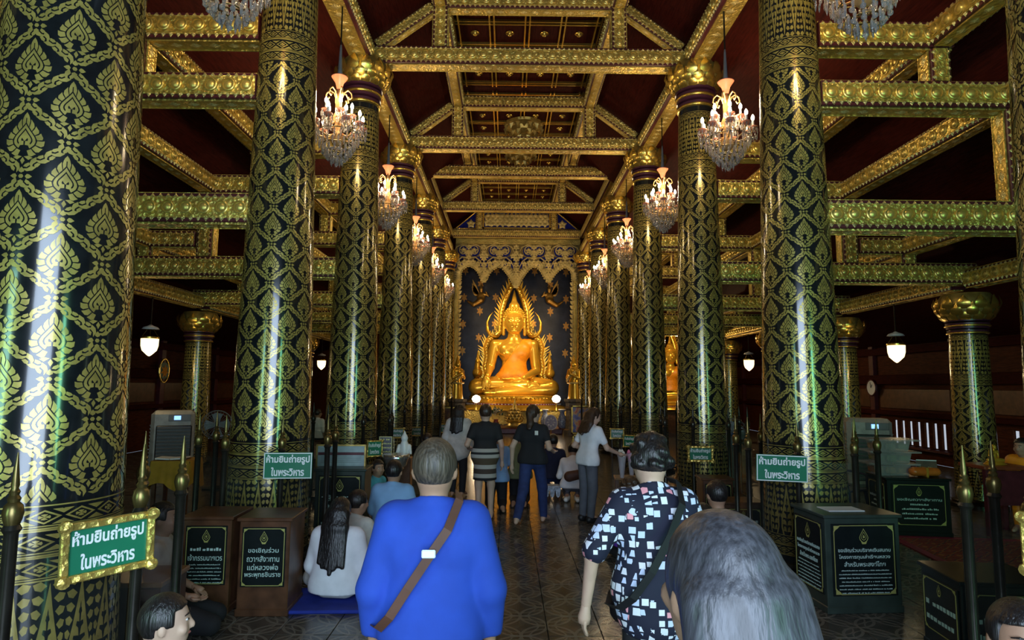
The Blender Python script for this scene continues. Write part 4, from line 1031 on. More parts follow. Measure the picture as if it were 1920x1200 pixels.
def picture(px, py, Y, w, h, label, cols, rz=0):
    p = at(px, py, Y); t = thing('framed_picture', label, 'picture', p, rz, 'framed pictures by the shrine')
    nm = 'pic_' + str(px); q = NT(nm); q.set(rough=.4); v = q.coord('Object'); nz = q.n('ShaderNodeTexNoise'); nz.inputs['Scale'].default_value = 5 / h; q.l(v, nz.inputs['Vector'])
    q.l(q.ramp(nz.outputs['Fac'], [(.35 + .1 * i, c) for i, c in enumerate(cols)]), q.b.inputs['Base Color'])
    ob('print', boxg((0, -.012, 0), (w * .86, .012, h * .86)), q.m, t)
    ob('backing', boxg((0, .015, 0), (w * .96, .03, h * .96)), 'box_wood', t)
    b = w * .07
    ob('frame', join([boxg((0, -.015, z), (w, .05, b)) for z in (-h / 2 + b / 2, h / 2 - b / 2)] + [boxg((x, -.015, 0), (b, .05, h)) for x in (-w / 2 + b / 2, w / 2 - b / 2)]), 'gold_smooth', t)
    ob('stand', join([tube([(x, .06, 0), (x, .12, -p.z + .01)], .015, 6) for x in (-w * .35, w * .35)]), 'box_wood', t)
picture(1090, 787, 23.6, .75, 1.05, 'blue framed portrait leaning right of the altar', [(.08, .12, .45), (.2, .25, .6), (.6, .45, .2), (.5, .1, .15)])
picture(837, 787, 23.6, .72, .95, 'gold framed brown portrait left of the altar', [(.25, .1, .03), (.12, .04, .03), (.3, .18, .06)])
picture(1089, 826, 19.2, .5, .34, 'small framed notice on a stand right of the aisle', [(.4, .38, .3), (.2, .2, .2), (.1, .1, .1)])

# ================================================================== CHANDELIERS AND LANTERNS
def drop(L, r): return lathe([(r * .2, 0), (r, -L * .25), (r * .7, -L * .7), (.001, -L)], 5)
def make_chandelier():
    t = thing('chandelier', 'x', 'chandelier', (0, 0, 0), 0, 'crystal chandeliers')
    ob('chain', tube([(0, 0, 1.35), (0, 0, 2.45)], .012, 6), 'bronze', t)
    ob('chain_sleeve', lathe([(.045, 1.28), (.03, 1.42), (.016, 1.75), (.012, 1.8)], 10), 'grey_plastic', t, smooth=True)
    ob('crown', lathe([(.03, 1.10), (.045, 1.16), (.06, 1.22), (.115, 1.30), (.12, 1.31), (.07, 1.27)], 16, cap=False), 'pink_glass', t, smooth=True)
    ob('stem', lathe([(.05, .28), (.10, .34), (.06, .45), (.05, .6), (.085, .68), (.045, .78), (.05, .95), (.035, 1.12)], 14), plain('amber_glass', (.75, .45, .18), .12, .2, noise=.15), t, smooth=True)
    for k in range(6):
        a = k * PI / 3 + .3; c, s = math.cos(a), math.sin(a)
        ob('curled_arm', tube([(.03 * c, .03 * s, .95), (.07 * c, .07 * s, 1.07), (.13 * c, .13 * s, 1.11), (.18 * c, .18 * s, 1.06), (.19 * c, .19 * s, 1.0), (.155 * c, .155 * s, .975), (.14 * c, .14 * s, 1.01)], .011, 6), 'amber_glass', t, smooth=True)
    cr = []
    rnd = random.Random(3)
    for ring, (n, R, z, off) in enumerate(((9, .35, .58, 0), (5, .19, .74, .4))):
        for k in range(n):
            a = 2 * PI * k / n + off; c, s = math.cos(a), math.sin(a); zz = z + rnd.uniform(-.02, .02)
            ob('arm', tube([(.05 * c, .05 * s, zz - .12), (R * .45 * c, R * .45 * s, zz - .17), (R * .85 * c, R * .85 * s, zz - .12), (R * c, R * s, zz - .02)], .011, 6), 'amber_glass', t, smooth=True, key=f'charm{ring}{k}')
            cd = ob('candle', lathe([(.016, 0), (.016, .11)], 8), 'candle_white', t, loc=(R * c, R * s, zz), smooth=40, key='ccandle')
            ob('saucer', lathe([(.02, -.03), (.055, -.01), (.07, .015), (.02, .0)], 12), 'pink_glass', cd, smooth=True, key='csaucer')
            ob('bulb', lathe([(.012, .11), (.024, .135), (.022, .165), (.004, .20)], 8), 'glow_bulb', cd, smooth=True, key='cbulb')
            for q in range(7):
                b = 2 * PI * q / 7; cr.append(move(drop(.10, .013), (R * c + .06 * math.cos(b), R * s + .06 * math.sin(b), zz)))
                cr.append(move(drop(.09, .011), (R * c + .05 * math.cos(b + .4), R * s + .05 * math.sin(b + .4), zz - .10)))
    for R, z, n in ((.30, .44, 22), (.25, .36, 20), (.20, .28, 16), (.14, .2, 12), (.08, .12, 8)):
        for k in range(n):
            a = 2 * PI * k / n; cr.append(move(drop(.14, .017), (R * math.cos(a), R * math.sin(a), z)))
    for R, z, n in ((.2, .17, 14), (.14, .10, 10), (.07, .05, 6)):
        for k in range(n):
            a = 2 * PI * k / n; cr.append(lathe([(.004, -.028), (.024, -.012), (.024, .012), (.004, .028)], 7, (R * math.cos(a), R * math.sin(a), z)))
    cr.append(lathe([(.004, -.035), (.03, 0), (.004, .035)], 8))
    ob('crystal_drops', join(cr), 'crystal', t, kind='stuff')
    ob('basket_frame', join([tube([(R * math.cos(a), R * math.sin(a), z) for a in np.linspace(0, 2 * PI, 25)[:-1]], .008, 5, closed=True) for R, z in ((.30, .45), (.2, .29), (.1, .16))]), 'bronze_gold', t)
    return t
proto = make_chandelier(); used = False
for b in range(6):
    y = (ROWS[b] + ROWS[b + 1]) / 2
    for s in (-1, 1):
        o = proto if not used else copy_tree(proto); used = True
        zb = 5.02; o.location = (s * 2.80, y, zb); o.rotation_euler.z = b * .7 + s
        o['label'] = f'lit crystal chandelier hanging in the {SIDE[s]} row between {ORD[b]} and {ORD[b + 1]} nave columns'
        point('chandelier_light', (s * 2.80, y, zb + .85), 105, (1.0, .74, .42), .22)

def lantern(px, py, s, b):
    y = (ROWS[b] + ROWS[b + 1]) / 2; z = 2.42
    t = thing('hanging_lantern', f'white glass bell lantern hanging in the {SIDE[s]} aisle between {ORD[b]} and {ORD[b + 1]} columns', 'lantern', (s * XO, y, z), 0, 'aisle lanterns')
    ob('glass_bowl', lathe([(.01, 0), (.05, .03), (.13, .11), (.155, .20), (.16, .34), (.155, .345)], 20, cap=False), 'glow_lantern', t, smooth=True)
    ob('rim', lathe([(.15, .335), (.17, .345), (.17, .375), (.15, .385)], 20), 'gold_smooth', t, smooth=40)
    ob('smoke_bell', lathe([(.16, .53), (.13, .57), (.05, .60), (.02, .62)], 20), 'white_plastic', t, smooth=True)
    for k in range(3):
        a = 2 * PI * k / 3; ob('hanger', tube([(.16 * math.cos(a), .16 * math.sin(a), .38), (.03 * math.cos(a), .03 * math.sin(a), .57)], .006, 5), 'bronze_gold', t)
    ob('rod', tube([(0, 0, .58), (0, 0, 1.165)], .014, 6), 'bronze', t)
    point('lantern_light', (s * (XO - .05), y, z - .12), 11, (1.0, .72, .36), .12)
lantern(300, 637, -1, 2); lantern(1658, 660, 1, 2); lantern(598, 690, -1, 5); lantern(1402, 695, 1, 4)

# ================================================================== SIGNS AND DONATION BOXES
def scribble(w, h, x, z, y, seed=0):
    """a line of print too small to read in the photograph: short uneven strokes"""
    rnd = random.Random(seed + int(w * 1000) + int(z * 977)); P = []; u = -w / 2
    while u < w / 2 - h * .2:
        g = h * rnd.uniform(.25, .6); hh = h * rnd.uniform(.5, .95)
        P.append(boxg((x + u + g / 2, y, z - (h - hh) * .3), (g * .8, .0015, hh * .55))); u += g * (1.9 if rnd.random() < .12 else 1.12)
    return join(P)
def line_geo(ln, w, h, x, z, y, bold):
    return scribble(w, h, x, z, y) if ln[0] == '~' else text_fit(ln, w, h, x, z, y, bold=bold)
L1, L2 = 'ห้ามยืนถ่ายรูป', 'ในพระวิหาร'
def sign(label, p, rz, w, h, framed=False, tilt=0.0, lines=(L1, L2), board='sign_green', ink='sign_white', legs=False):
    t = thing('notice_sign', label, 'sign', p, rz, 'notice signs on the railings'); t.rotation_euler.y = tilt
    ob('board', boxg((0, 0, 0), (w, .012, h), .003), board, t)
    iw, ih = (w * .8, h * .74) if framed else (w * .94, h * .90)
    if framed:
        b = w * .085
        fr = [boxg((0, -.01, z), (w + .02, .035, b), .006) for z in (-h / 2 + b / 2, h / 2 - b / 2)] + [boxg((x, -.01, 0), (b, .035, h), .006) for x in (-w / 2 + b / 2, w / 2 - b / 2)]
        for sx in (-1, 1):
            for sz in (-1, 1): fr.append(lathe([(b * .9, -.012), (b * .8, .01), (.004, .016)], 10)); fr[-1] = move(fr[-1], (sx * (w / 2 - b * .4), -.03, sz * (h / 2 - b * .4)), (PI / 2, 0, 0))
        ob('frame', join(fr), 'gold_carved', t)
    else:
        b = .008; ob('border', join([boxg((0, -.008, z), (w - .004, .004, b)) for z in (-h / 2 + b, h / 2 - b)] + [boxg((x, -.008, 0), (b, .004, h - .01)) for x in (-w / 2 + b, w / 2 - b)]), ink, t)
    if legs:
        for sx in (-1, 1): ob('leg', tube([(sx * w * .35, .02, -h * .3), (sx * w * .35, .02, -t.location.z)], .010, 6), 'bronze', t)
    else: ob('bracket', join([boxg((0, .065, z), (w * .6, .13, .012)) for z in (-h * .25, h * .25)]), 'bronze', t)
    n = len(lines); hh = ih / n
    for i, ln in enumerate(lines):
        fw = iw * (.95 if i == 0 or n > 2 else .72); ob('lettering', line_geo(ln, fw, hh * (.86 if i == 0 else .74), 0, ih / 2 - hh * (i + .5), -.0075, .006), ink, t)
    return t
G = 'green notice sign with white Thai lettering'
sign(f'gold framed {G} on railing of first left column', (-2.235, 3.10, at(221, 1021, 3.12).z), .90, .40, .27, True, -.02)
sign(f'gold framed {G} cut off at the right edge', (2.25, 2.90, at(1916, 1030, 2.92).z), -.90, .40, .27, True)
sign(f'plain {G} in front of second left column', at(540, 873, 6.165), .10, .455, .25)
sign(f'plain tilted {G} in front of second right column', at(1466, 878, 6.165), -.06, .49, .255, tilt=.03)
sign(f'gold framed {G} on railing of third right column', at(1313, 851, 9.69), -.05, .39, .24, True)
sign(f'small gold framed {G}, turned, beside third left column', at(702, 841, 9.50), .5, .24, .24, True, legs=True)
sign(f'small gold framed {G} on fourth left column railing', at(743, 812, 13.60), .1, .35, .22, True)
sign(f'small gold framed {G} on fifth left column railing', at(783, 809, 17.42), .1, .37, .25, True)
sign(f'small gold framed {G} on sixth left column railing', at(836, 803, 21.12), .1, .38, .3, True)
sign(f'small gold framed {G} on fourth right column railing', at(1157, 813, 13.45), -.1, .30, .22, True, legs=True)
sign(f'small gold framed {G}, turned, near fourth right column', at(1180, 827, 13.0), -.5, .26, .25, True, legs=True)
sign('dark rounded plaque with gold lettering beside third left column', at(723, 835, 9.62), .1, .20, .27, False, 0, ('~~~', '~~~', '~~~', '~~~'), 'panel_black', 'print_gold', legs=True)
t = thing('display_board', 'pale framed display board with a maroon band above the big donation box', 'board', at(640, 855, 8.05), .05)
ob('board', boxg((0, 0, 0), (.60, .02, .27), .003), plain('board_pale', (.30, .40, .40), .5), t); ob('band', boxg((0, -.012, .03), (.57, .006, .035)), 'maroon', t)
ob('printed_lines', join([boxg((0, -.012, z), (.5, .004, .004)) for z in (-.01, -.03, -.05, -.075)]), 'grey_plastic', t)
ob('frame', join([boxg((0, -.01, z), (.62, .035, .018)) for z in (-.135, .135)] + [boxg((x, -.01, 0), (.018, .035, .28)) for x in (-.30, .30)]), 'gold_dull', t)
ob('leg', join([tube([(x, .02, -.1), (x, .02, -t.location.z + .86)], .012, 6) for x in (-.2, .2)]), 'bronze', t)

def emblem_geo(sc):
    P = []
    for k0, k1 in ((.86, 1.0), (.5, .6)):
        for m in (1, -1):
            for q in strip([(m * p[0] * k0 * .75, p[1] * k0) for p in LS], [(m * p[0] * k1 * .75, p[1] * k1) for p in LS]):
                P.append(([(a * sc, 0, b * sc) for a, b in q], [(0, 1, 2, 3)]))
    P.append(prism([(0, .25 * sc), (-.18 * sc, -.1 * sc), (0, -.3 * sc), (.18 * sc, -.1 * sc)], .002))
    P.append(prism([(-.5 * sc, -.75 * sc), (0, -.9 * sc), (.5 * sc, -.75 * sc), (.3 * sc, -1.15 * sc), (-.3 * sc, -1.15 * sc)], .002))
    return join(P)
def donation_box(label, x, y, rz, w, d, h, heads, small=0, body='box_green', side_panel=True, panel_h=.86, ink='print_pale'):
    t = thing('donation_box', label, 'donation box', (x, y, 0), rz, 'donation boxes')
    ob('cabinet', boxg((0, 0, h / 2), (w, d, h - .0), .008), body, t)
    ob('top', boxg((0, 0, h + .012), (w + .04, d + .04, .03), .006), body, t)
    ob('skirting', boxg((0, 0, .03), (w + .015, d + .015, .06), .006), body, t)
    ph = (h - .1) * panel_h; pw = w * .86; zc = h - .05 - ph / 2
    def panel(name, yy, rzz, pw, xx=0):
        p = ob(name, boxg((0, 0, 0), (pw, .01, ph), .002), 'panel_black', t, loc=(xx, yy, zc), rot=(0, 0, rzz))
        b = .006; iw, ih = pw * .93, ph * .95
        ob('border', join([boxg((0, -.007, z), (iw * .82, .003, b)) for z in (-ih / 2, ih / 2)] + [boxg((q, -.007, 0), (b, .003, ih * .86)) for q in (-iw / 2, iw / 2)]), 'print_gold', p)
        c = .055 * pw / .55
        cs = []
        for sx in (-1, 1):
            for sz in (-1, 1):
                cs.append(([(sx * iw / 2, -.007, sz * ih / 2), (sx * (iw / 2 - c), -.007, sz * ih / 2), (sx * (iw / 2 - c * .7), -.007, sz * (ih / 2 - c * .35)), (sx * (iw / 2 - c * .3), -.007, sz * (ih / 2 - c * .6)), (sx * (iw / 2), -.007, sz * (ih / 2 - c))], [(0, 1, 2, 3, 4)]))
        ob('corner_ornament', join(cs), 'print_gold', p)
        ob('emblem', emblem_geo(.055 * ph / .6), 'print_gold', p, loc=(0, -.008, ih * .34))
        n = len(heads); lh = ih * (.30 if small else .58) / n; z0 = ih * .19
        for i, ln in enumerate(heads):
            ob('lettering', line_geo(ln, pw * .82 * min(1, .35 + len(ln) / max(len(q) for q in heads) * .65), lh * .76, 0, z0 - lh * (i + .5), -.008, .002), ink, p)
        if small:
            sh = (ih * .38) / small; zz = z0 - lh * n - sh * .3
            ob('small_print', join([scribble(pw * (.82 if i % 3 else .74), sh * .6, 0, zz - sh * (i + .5), -.008, i) for i in range(small)]), ink, p, kind='stuff')
    panel('front_panel', -d / 2 - .006, 0, pw)
    if side_panel:
        sgn = -1 if x > 0 else 1
        panel('side_panel', 0, sgn * PI / 2, d * .86, sgn * (w / 2 + .006))
    return t
a, b = ground(1547, 1150), ground(1687, 1147); w = (b - a).length; d = .52
big_box = donation_box('large dark green donation box with royal scholarship notice, front right', (a.x + b.x) / 2, a.y + d / 2 + .0, math.atan2(b.y - a.y, b.x - a.x), w, d, .80, ('ขอเชิญร่วมบริจาคเงินสมทบ', 'โครงการทุนเล่าเรียนหลวง', 'สำหรับพระสงฆ์ไทย'), 7)
tag(ob('paper_sheet', boxg((0, 0, 0), (.33, .20, .006)), 'sign_white', None, loc=((a.x + b.x) / 2 - .05, a.y + .22, .831), rot=(0, 0, .05)), 'white sheet of paper lying on the large green donation box', 'paper')
donation_box('wooden donation box for offerings, nearer the aisle of the left pair', -2.36, 5.62, .03, .42, .42, .77, ('ขอเชิญร่วม', 'ถวายสังฆทาน', 'แด่หลวงพ่อ', 'พระพุทธชินราช'), 0, 'box_wood', False, .72)
donation_box('wooden donation box with small print, outer one of the left pair', -2.86, 5.66, .03, .40, .42, .77, ('~~~~~~~~~~~~', 'เจ้ากรรมนายเวร'), 6, 'box_wood', False, .72)
donation_box('tall dark donation box with large white lettering under the display board', -2.36, 7.98, .02, .60, .40, .86, ('าลัยสงฆ์', 'ทธชินร'), 3, 'box_green', False, .9)
donation_box('dark donation box in the right aisle with storage tubs on top', 5.10, 8.62, -.12, .78, .55, .72, ('ขอเชิญถวายสังฆทาน', '~~', '~~~~~~~~~~~~', '~~~~~~~~~~~~', '~~~~~~~~~~'), 0, 'panel_black', True, .86)
donation_box('low dark donation box behind first right column railing', 3.12, 4.66, -.1, .6, .5, .58, ('~~~~~~~~', '~~~~~~~~'), 0, 'panel_black', True, .8)
donation_box('small wooden donation box before third right column', 2.62, 9.05, -.05, .42, .36, .62, ('~~~~~~~~', '~~~~~~~~'), 0, 'box_wood', False, .8)
donation_box('small wooden donation box beside second right column', 2.55, 7.95, -.05, .5, .36, .50, ('~~~~~~~~', '~~~~~~~~'), 0, 'box_wood', False, .8)

# ================================================================== FURNISHINGS
def louvres(w, h, n, y, x=0, z=0, ax=0):
    return join([move(boxg((0, 0, 0), (w, .012, h / n * .55)), (x, y, z - h / 2 + h * (k + .5) / n), (.5, 0, 0)) for k in range(n)])
def cooler(label, x, y, rz):
    t = thing('air_cooler', label, 'air cooler', (x, y, 0), rz, 'evaporative air coolers')
    ob('body', boxg((0, 0, .70), (.78, .55, 1.28), .07), plain('cooler_shell', (.34, .34, .31), .4), t, smooth=30)
    ob('grille_frame', boxg((.03, -.275, .62), (.64, .03, .86), .02), 'dark_plastic', t)
    g = ob('grille_slats', louvres(.60, .8, 12, -.295, .03, .62), 'grey_plastic', t)
    for s in (-1, 1): ob('side_grille', move(louvres(.42, .8, 12, -.0), (s * .395, 0, .68), (0, 0, s * PI / 2)), 'grey_plastic', t)
    c = ob('control_panel', boxg((.12, -.272, 1.20), (.40, .02, .14), .008), 'grey_plastic', t); ob('screen', boxg((.08, -.286, 1.20), (.12, .008, .08)), 'glow_screen', c)
    for sx in (-1, 1):
        for sy in (-1, 1): ob('castor', move(lathe([(.045, -.02), (.045, .02)], 12), (sx * .3, sy * .18, .045), (0, PI / 2, 0)), 'dark_plastic', t)
cooler('pale air cooler with a lit blue screen in the left aisle', -7.15, 13.0, .42); cooler('pale air cooler with a lit blue screen in the right aisle', 6.55, 12.1, -.25)
def fan(label, x, y, rz, z=1.15, R=.26):
    t = thing('pedestal_fan', label, 'fan', (x, y, 0), rz, 'pedestal fans')
    ob('base', lathe([(.2, 0), (.2, .03), (.05, .06), (.03, .1)], 20), 'dark_plastic', t, smooth=40); ob('pole', tube([(0, 0, .08), (0, 0, z - .05)], .018, 8), 'grey_plastic', t)
    ob('motor', move(lathe([(.03, -.12), (.07, -.1), (.08, 0), (.05, .04)], 14), (0, .06, z), (PI / 2, 0, 0)), plain('fan_blue', (.03, .05, .16), .4), t, smooth=True)
    cg = []
    for yy, rr in ((-.07, R * .8), (-.04, R), (.02, R * .95)): cg.append(tube([(rr * math.cos(a), yy, z + rr * math.sin(a)) for a in np.linspace(0, 2 * PI, 29)[:-1]], .005, 5, closed=True))
    for k in range(28):
        a = 2 * PI * k / 28; cg.append(tube([(.05 * math.cos(a), -.09, z + .05 * math.sin(a)), (R * .7 * math.cos(a), -.085, z + R * .7 * math.sin(a)), (R * math.cos(a), -.03, z + R * math.sin(a)), (.07 * math.cos(a), .03, z + .07 * math.sin(a))], .0025, 4))
    ob('cage', join(cg), 'grey_plastic', t)
    for k in range(4):
        a = 2 * PI * k / 4
        ob('blade', move(prism([(.03, -.03), (R * .75, -.09), (R * .85, .02), (R * .7, .1), (.03, .03)], .006), (0, -.03, z), (0, a, 0)), plain('fan_blade', (.10, .11, .12), .3), t)
fan('pedestal fan with a blue motor beside the left air cooler', at(408, 785, 11.6).x, 11.6, .35); fan('pedestal fan standing between second and third right columns', at(1372, 803, 11.6).x, 11.6, -.3, 1.05, .29)
# cloth covered table with an open book
def cloth_table(label, clabel, x, y, w, d, h, mat):
    t = thing('table', label, 'table', (x, y, 0), .1); ob('tabletop', boxg((0, 0, h - .02), (w, d, .04), .005), 'box_wood', t)
    for sx in (-1, 1):
        for sy in (-1, 1): ob('leg', boxg((sx * (w / 2 - .05), sy * (d / 2 - .05), h / 2 - .02), (.05, .05, h - .04)), 'box_wood', t)
    n = 64; V = [(0, 0, h + .008)]; Fc = []
    for ring in range(5):
        for k in range(n):
            a = 2 * PI * k / n; c, s = math.cos(a), math.sin(a); m = max(abs(c) / (w / 2 + .012), abs(s) / (d / 2 + .012)); x_, y_ = c / m, s / m
            if ring == 0: V.append((x_ * .98, y_ * .98, h + .008))
            else:
                e = 1 + (.015 + .05 * abs(math.sin(9 * a))) * ring * .6; V.append((x_ * e, y_ * e, h + .004 - (ring / 4) * (.36 + .06 * math.sin(4 * a))))
    for k in range(n):
        Fc.append((0, 1 + k, 1 + (k + 1) % n))
        for ring in range(4): Fc.append((1 + ring * n + k, 1 + (ring + 1) * n + k, 1 + (ring + 1) * n + (k + 1) % n, 1 + ring * n + (k + 1) % n))
    c = ob('tablecloth', (V, Fc), mat, None, loc=(x, y, 0), rot=(0, 0, .1), smooth=50); tag(c, clabel, 'tablecloth')
plain('cloth_yellow', (.42, .24, .015), .8, noise=.1)
tx = at(330, 900, 9.6).x
cloth_table('small table under a yellow cloth in the left aisle', 'golden yellow cloth draped over the small left aisle table', tx, 9.6, .55, .5, .76, 'cloth_yellow')
bk = thing('open_book', 'open white book on the yellow tablecloth', 'book', (tx - .04, 9.55, .772), .15)
ob('page', join([move(boxg((.105, 0, .012), (.2, .26, .018)), (0, 0, 0), (0, -.06, 0)), move(boxg((-.105, 0, .012), (.2, .26, .018)), (0, 0, 0), (0, .06, 0))]), 'sign_white', bk); ob('cover', boxg((0, 0, .002), (.43, .28, .004)), 'box_wood', bk)
# storage tubs, orange parcel and tent card on the right aisle box
for k, (dx, dz) in enumerate(((-.02, 0), (0, .16), (-.01, .32))):
    t = thing('storage_tub', f"clear plastic storage tub, {('bottom', 'middle', 'top')[k]} of the stack in the right aisle", 'tub', (4.95 + dx, 8.76, .749 + dz), -.12, 'stacked storage tubs')
    tub = lathe([(.23, 0), (.26, .14)], 4); tub = move(tub, (0, 0, 0), (0, 0, PI / 4), (1.7, 1.1, 1)); ob('tub', tub, 'tub_plastic', t)
    ob('lid', boxg((0, 0, .147), (.66, .43, .022), .006), 'tub_plastic', t)
    ob('contents', join([boxg((-.16 + .16 * q, 0, .055), (.13, .2, .07 + .02 * (q % 2)), .01) for q in range(3)]), plain(f'tub_stuff{k}', ((.30, .12, .03), (.14, .16, .05), (.25, .2, .12))[k], .6, noise=.4), t)
op = thing('orange_parcel', 'shiny orange cloth parcel in front of the storage tubs', 'parcel', (5.24, 8.46, .756), -.1); 
ff = Field((-.25, -.16, -.02), (.25, .16, .2), .014); ff.cone((-.14, 0, .06), (.14, 0, .06), .06, .055, .03, (1, .8, 1)); ff.clip((0, 0, -1), (0, 0, .0)); ob('bundle', ff.mesh(), plain('parcel_orange', (.55, .14, .02), .25), op, smooth=True); ob('ribbon', boxg((0, 0, .055), (.03, .16, .13), .01), 'cloth_yellow', op)
tc = thing('tent_card', 'brown and white folded tent card on the right aisle donation box', 'card', (5.40, 8.66, .752), -.35)
ob('front_leaf', move(boxg((0, 0, .10), (.24, .006, .21)), (0, -.05, 0), (-.28, 0, 0)), 'box_wood', tc); ob('back_leaf', move(boxg((0, 0, .10), (.24, .006, .21)), (0, .055, 0), (.28, 0, 0)), 'sign_white', tc); ob('lettering', move(scribble(.18, .05, 0, .1, 0), (0, -.056, 0), (-.28, 0, 0)), 'print_gold', tc)
# plastic armchair
ch = thing('plastic_chair', 'dark blue plastic armchair beside the right aisle donation box', 'chair', (4.72, 9.5, 0), .5)
PB = plain('plastic_blue', (.012, .018, .06), .3)
ob('seat', boxg((0, 0, .42), (.46, .44, .03), .012), PB, ch)
for k in range(5): ob('back_slat', boxg((-.16 + .08 * k, .21 + .02, .62), (.045, .015, .38)), PB, ch)
ob('back_frame', tube([(-.22, .19, .42), (-.23, .24, .75), (-.16, .26, .86), (0, .265, .88), (.16, .26, .86), (.23, .24, .75), (.22, .19, .42)], .022, 8), PB, ch, smooth=True)
for s in (-1, 1):
    ob('armrest', tube([(s * .23, .22, .66), (s * .25, 0, .66), (s * .25, -.18, .63), (s * .23, -.2, .42)], .02, 8), PB, ch, smooth=True)
    for sy in (-1, 1): ob('leg', tube([(s * .2, sy * .18, .42), (s * .24, sy * .22, 0)], [.028, .02], 8), PB, ch, smooth=True)
# patterned carpet in the right aisle
cp = ob('carpet', boxg((0, 0, .006), (2.9, 2.6, .012)), 'carpet_pile', None, loc=(5.9, 6.9, 0), rot=(0, 0, -.12)); tag(cp, 'red and gold patterned carpet on the right aisle floor', 'carpet'); ob('border', join([boxg((x, 0, .0075), (.1, 2.6, .013)) for x in (-1.4, 1.4)] + [boxg((0, y, .0075), (2.7, .1, .013)) for y in (-1.25, 1.25)]), 'band_red', cp)
# blue kneeling mat
mp = ground(618, 1142); tag(ob('floor_mat', boxg((0, 0, .015), (.78, .62, .03), .012), plain('mat_blue', (.012, .03, .30), .8), None, loc=(mp.x, mp.y + .18, 0), rot=(0, 0, .05)), 'flat blue floor mat under the long-haired woman in white', 'mat')
# wall clock and oval emblem
ck = at(1633, 727, 18.4); t = thing('wall_clock', 'round white wall clock on the right aisle wall', 'clock', (XW - .23, 18.4, ck.z), -PI / 2)
ob('face', move(lathe([(.22, -.02), (.22, .02)], 28), (0, 0, 0), (PI / 2, 0, 0)), 'sign_white', t); ob('rim', tube([(.225 * math.cos(a), -.01, .225 * math.sin(a)) for a in np.linspace(0, 2 * PI, 29)[:-1]], .022, 6, closed=True), 'maroon', t); ob('hand', join([tube([(0, -.03, 0), (.06, -.03, .09)], .008, 4), tube([(0, -.03, 0), (-.03, -.03, .16)], .006, 4)]), 'dark_plastic', t)
em = at(313, 695, 18.4); t = thing('oval_emblem', 'oval painted emblem with gold rim on the left aisle wall', 'emblem', (-XW + .23, 18.4, em.z), PI / 2)
ob('disc', move(lathe([(.24, -.02), (.24, .02)], 28), (0, 0, 0), (PI / 2, 0, 0), (1, 1, 1.35)), plain('emblem_green', (.03, .12, .07), .4), t); ob('rim', tube([(.25 * math.cos(a), -.01, .34 * math.sin(a)) for a in np.linspace(0, 2 * PI, 29)[:-1]], .025, 6, closed=True), 'gold_smooth', t)
ob('motif', join([move(fpetal(.12, .2, .03), (0, -.025, -.02), (0, e * 2 * PI / 7, 0)) for e in range(7)]), 'robe_orange', t)
# side desk near the boy, offering stall by the right columns
t = thing('low_desk', 'low brown wooden desk behind the first left column railing', 'desk', (-2.95, 4.55, 0), .05)
ob('desktop', boxg((0, 0, .57), (.62, .42, .035), .006), plain('desk_top', (.22, .11, .04), .3), t); ob('front', boxg((0, -.17, .28), (.56, .03, .52)), 'box_wood', t)
for s in (-1, 1): ob('side', boxg((s * .28, 0, .275), (.03, .38, .55)), 'box_wood', t)
t = thing('offering_table', 'small wooden table of wrapped bouquets beside fourth right column', 'table', (1.62, 9.9, 0), -.1)
ob('tabletop', boxg((0, 0, .50), (.55, .4, .03), .005), 'desk_top', t)
for sx in (-1, 1):
    for sy in (-1, 1): ob('leg', boxg((sx * .24, sy * .16, .24), (.04, .04, .49)), 'box_wood', t)
for k, (px, py, Y) in enumerate(((1140, 872, 9.78), (1152, 895, 9.9), (1160, 878, 10.02))):
    x = at(px, py, Y).x; t = thing('wrapped_bouquet', f"{('tall pale', 'pink and white', 'lavender')[k]} flower bouquet in clear wrapping on the offering table", 'bouquet', (1.44 + .17 * k, Y, .515), 0, 'wrapped bouquets')
    ob('wrapping', lathe([(.03, 0), (.04, .1), (.06, .28), (.08, .36)], 12, cap=False), 'wrap_clear', t, smooth=True)
    rnd = random.Random(k); fl = [lathe([(.008, -.02), (.028, 0), (.01, .03)], 7, (rnd.uniform(-.05, .05), rnd.uniform(-.05, .05), rnd.uniform(.25, .40))) for _ in range(14)]
    ob('flowers', join(fl), plain(f'bouquet{k}', ((.7, .68, .6), (.7, .2, .35), (.45, .35, .6))[k], .7), t)
t = thing('prayer_stool', 'low kneeling stool with a pale blue scalloped cover on the nave floor', 'stool', ground(1030, 938), 0)
SC_ = plain('stool_cover', (.36, .42, .52), .6, noise=.35, scale=30)
ob('cushion', boxg((0, .08, .20), (.38, .26, .08), .03), SC_, t)
ob('skirt', join([prism([(-.19 + .095 * k, .20), (-.19 + .095 * (k + 1), .20), (-.19 + .095 * (k + .8), .08), (-.19 + .095 * (k + .5), .05), (-.19 + .095 * (k + .2), .08)], .012, off=-.05) for k in range(4)]), SC_, t)
for sx in (-1, 1):
    for sy in (-.02, .18): ob('leg', tube([(sx * .16, sy, .17), (sx * .17, sy, 0)], [.022, .018], 8), 'box_wood', t)
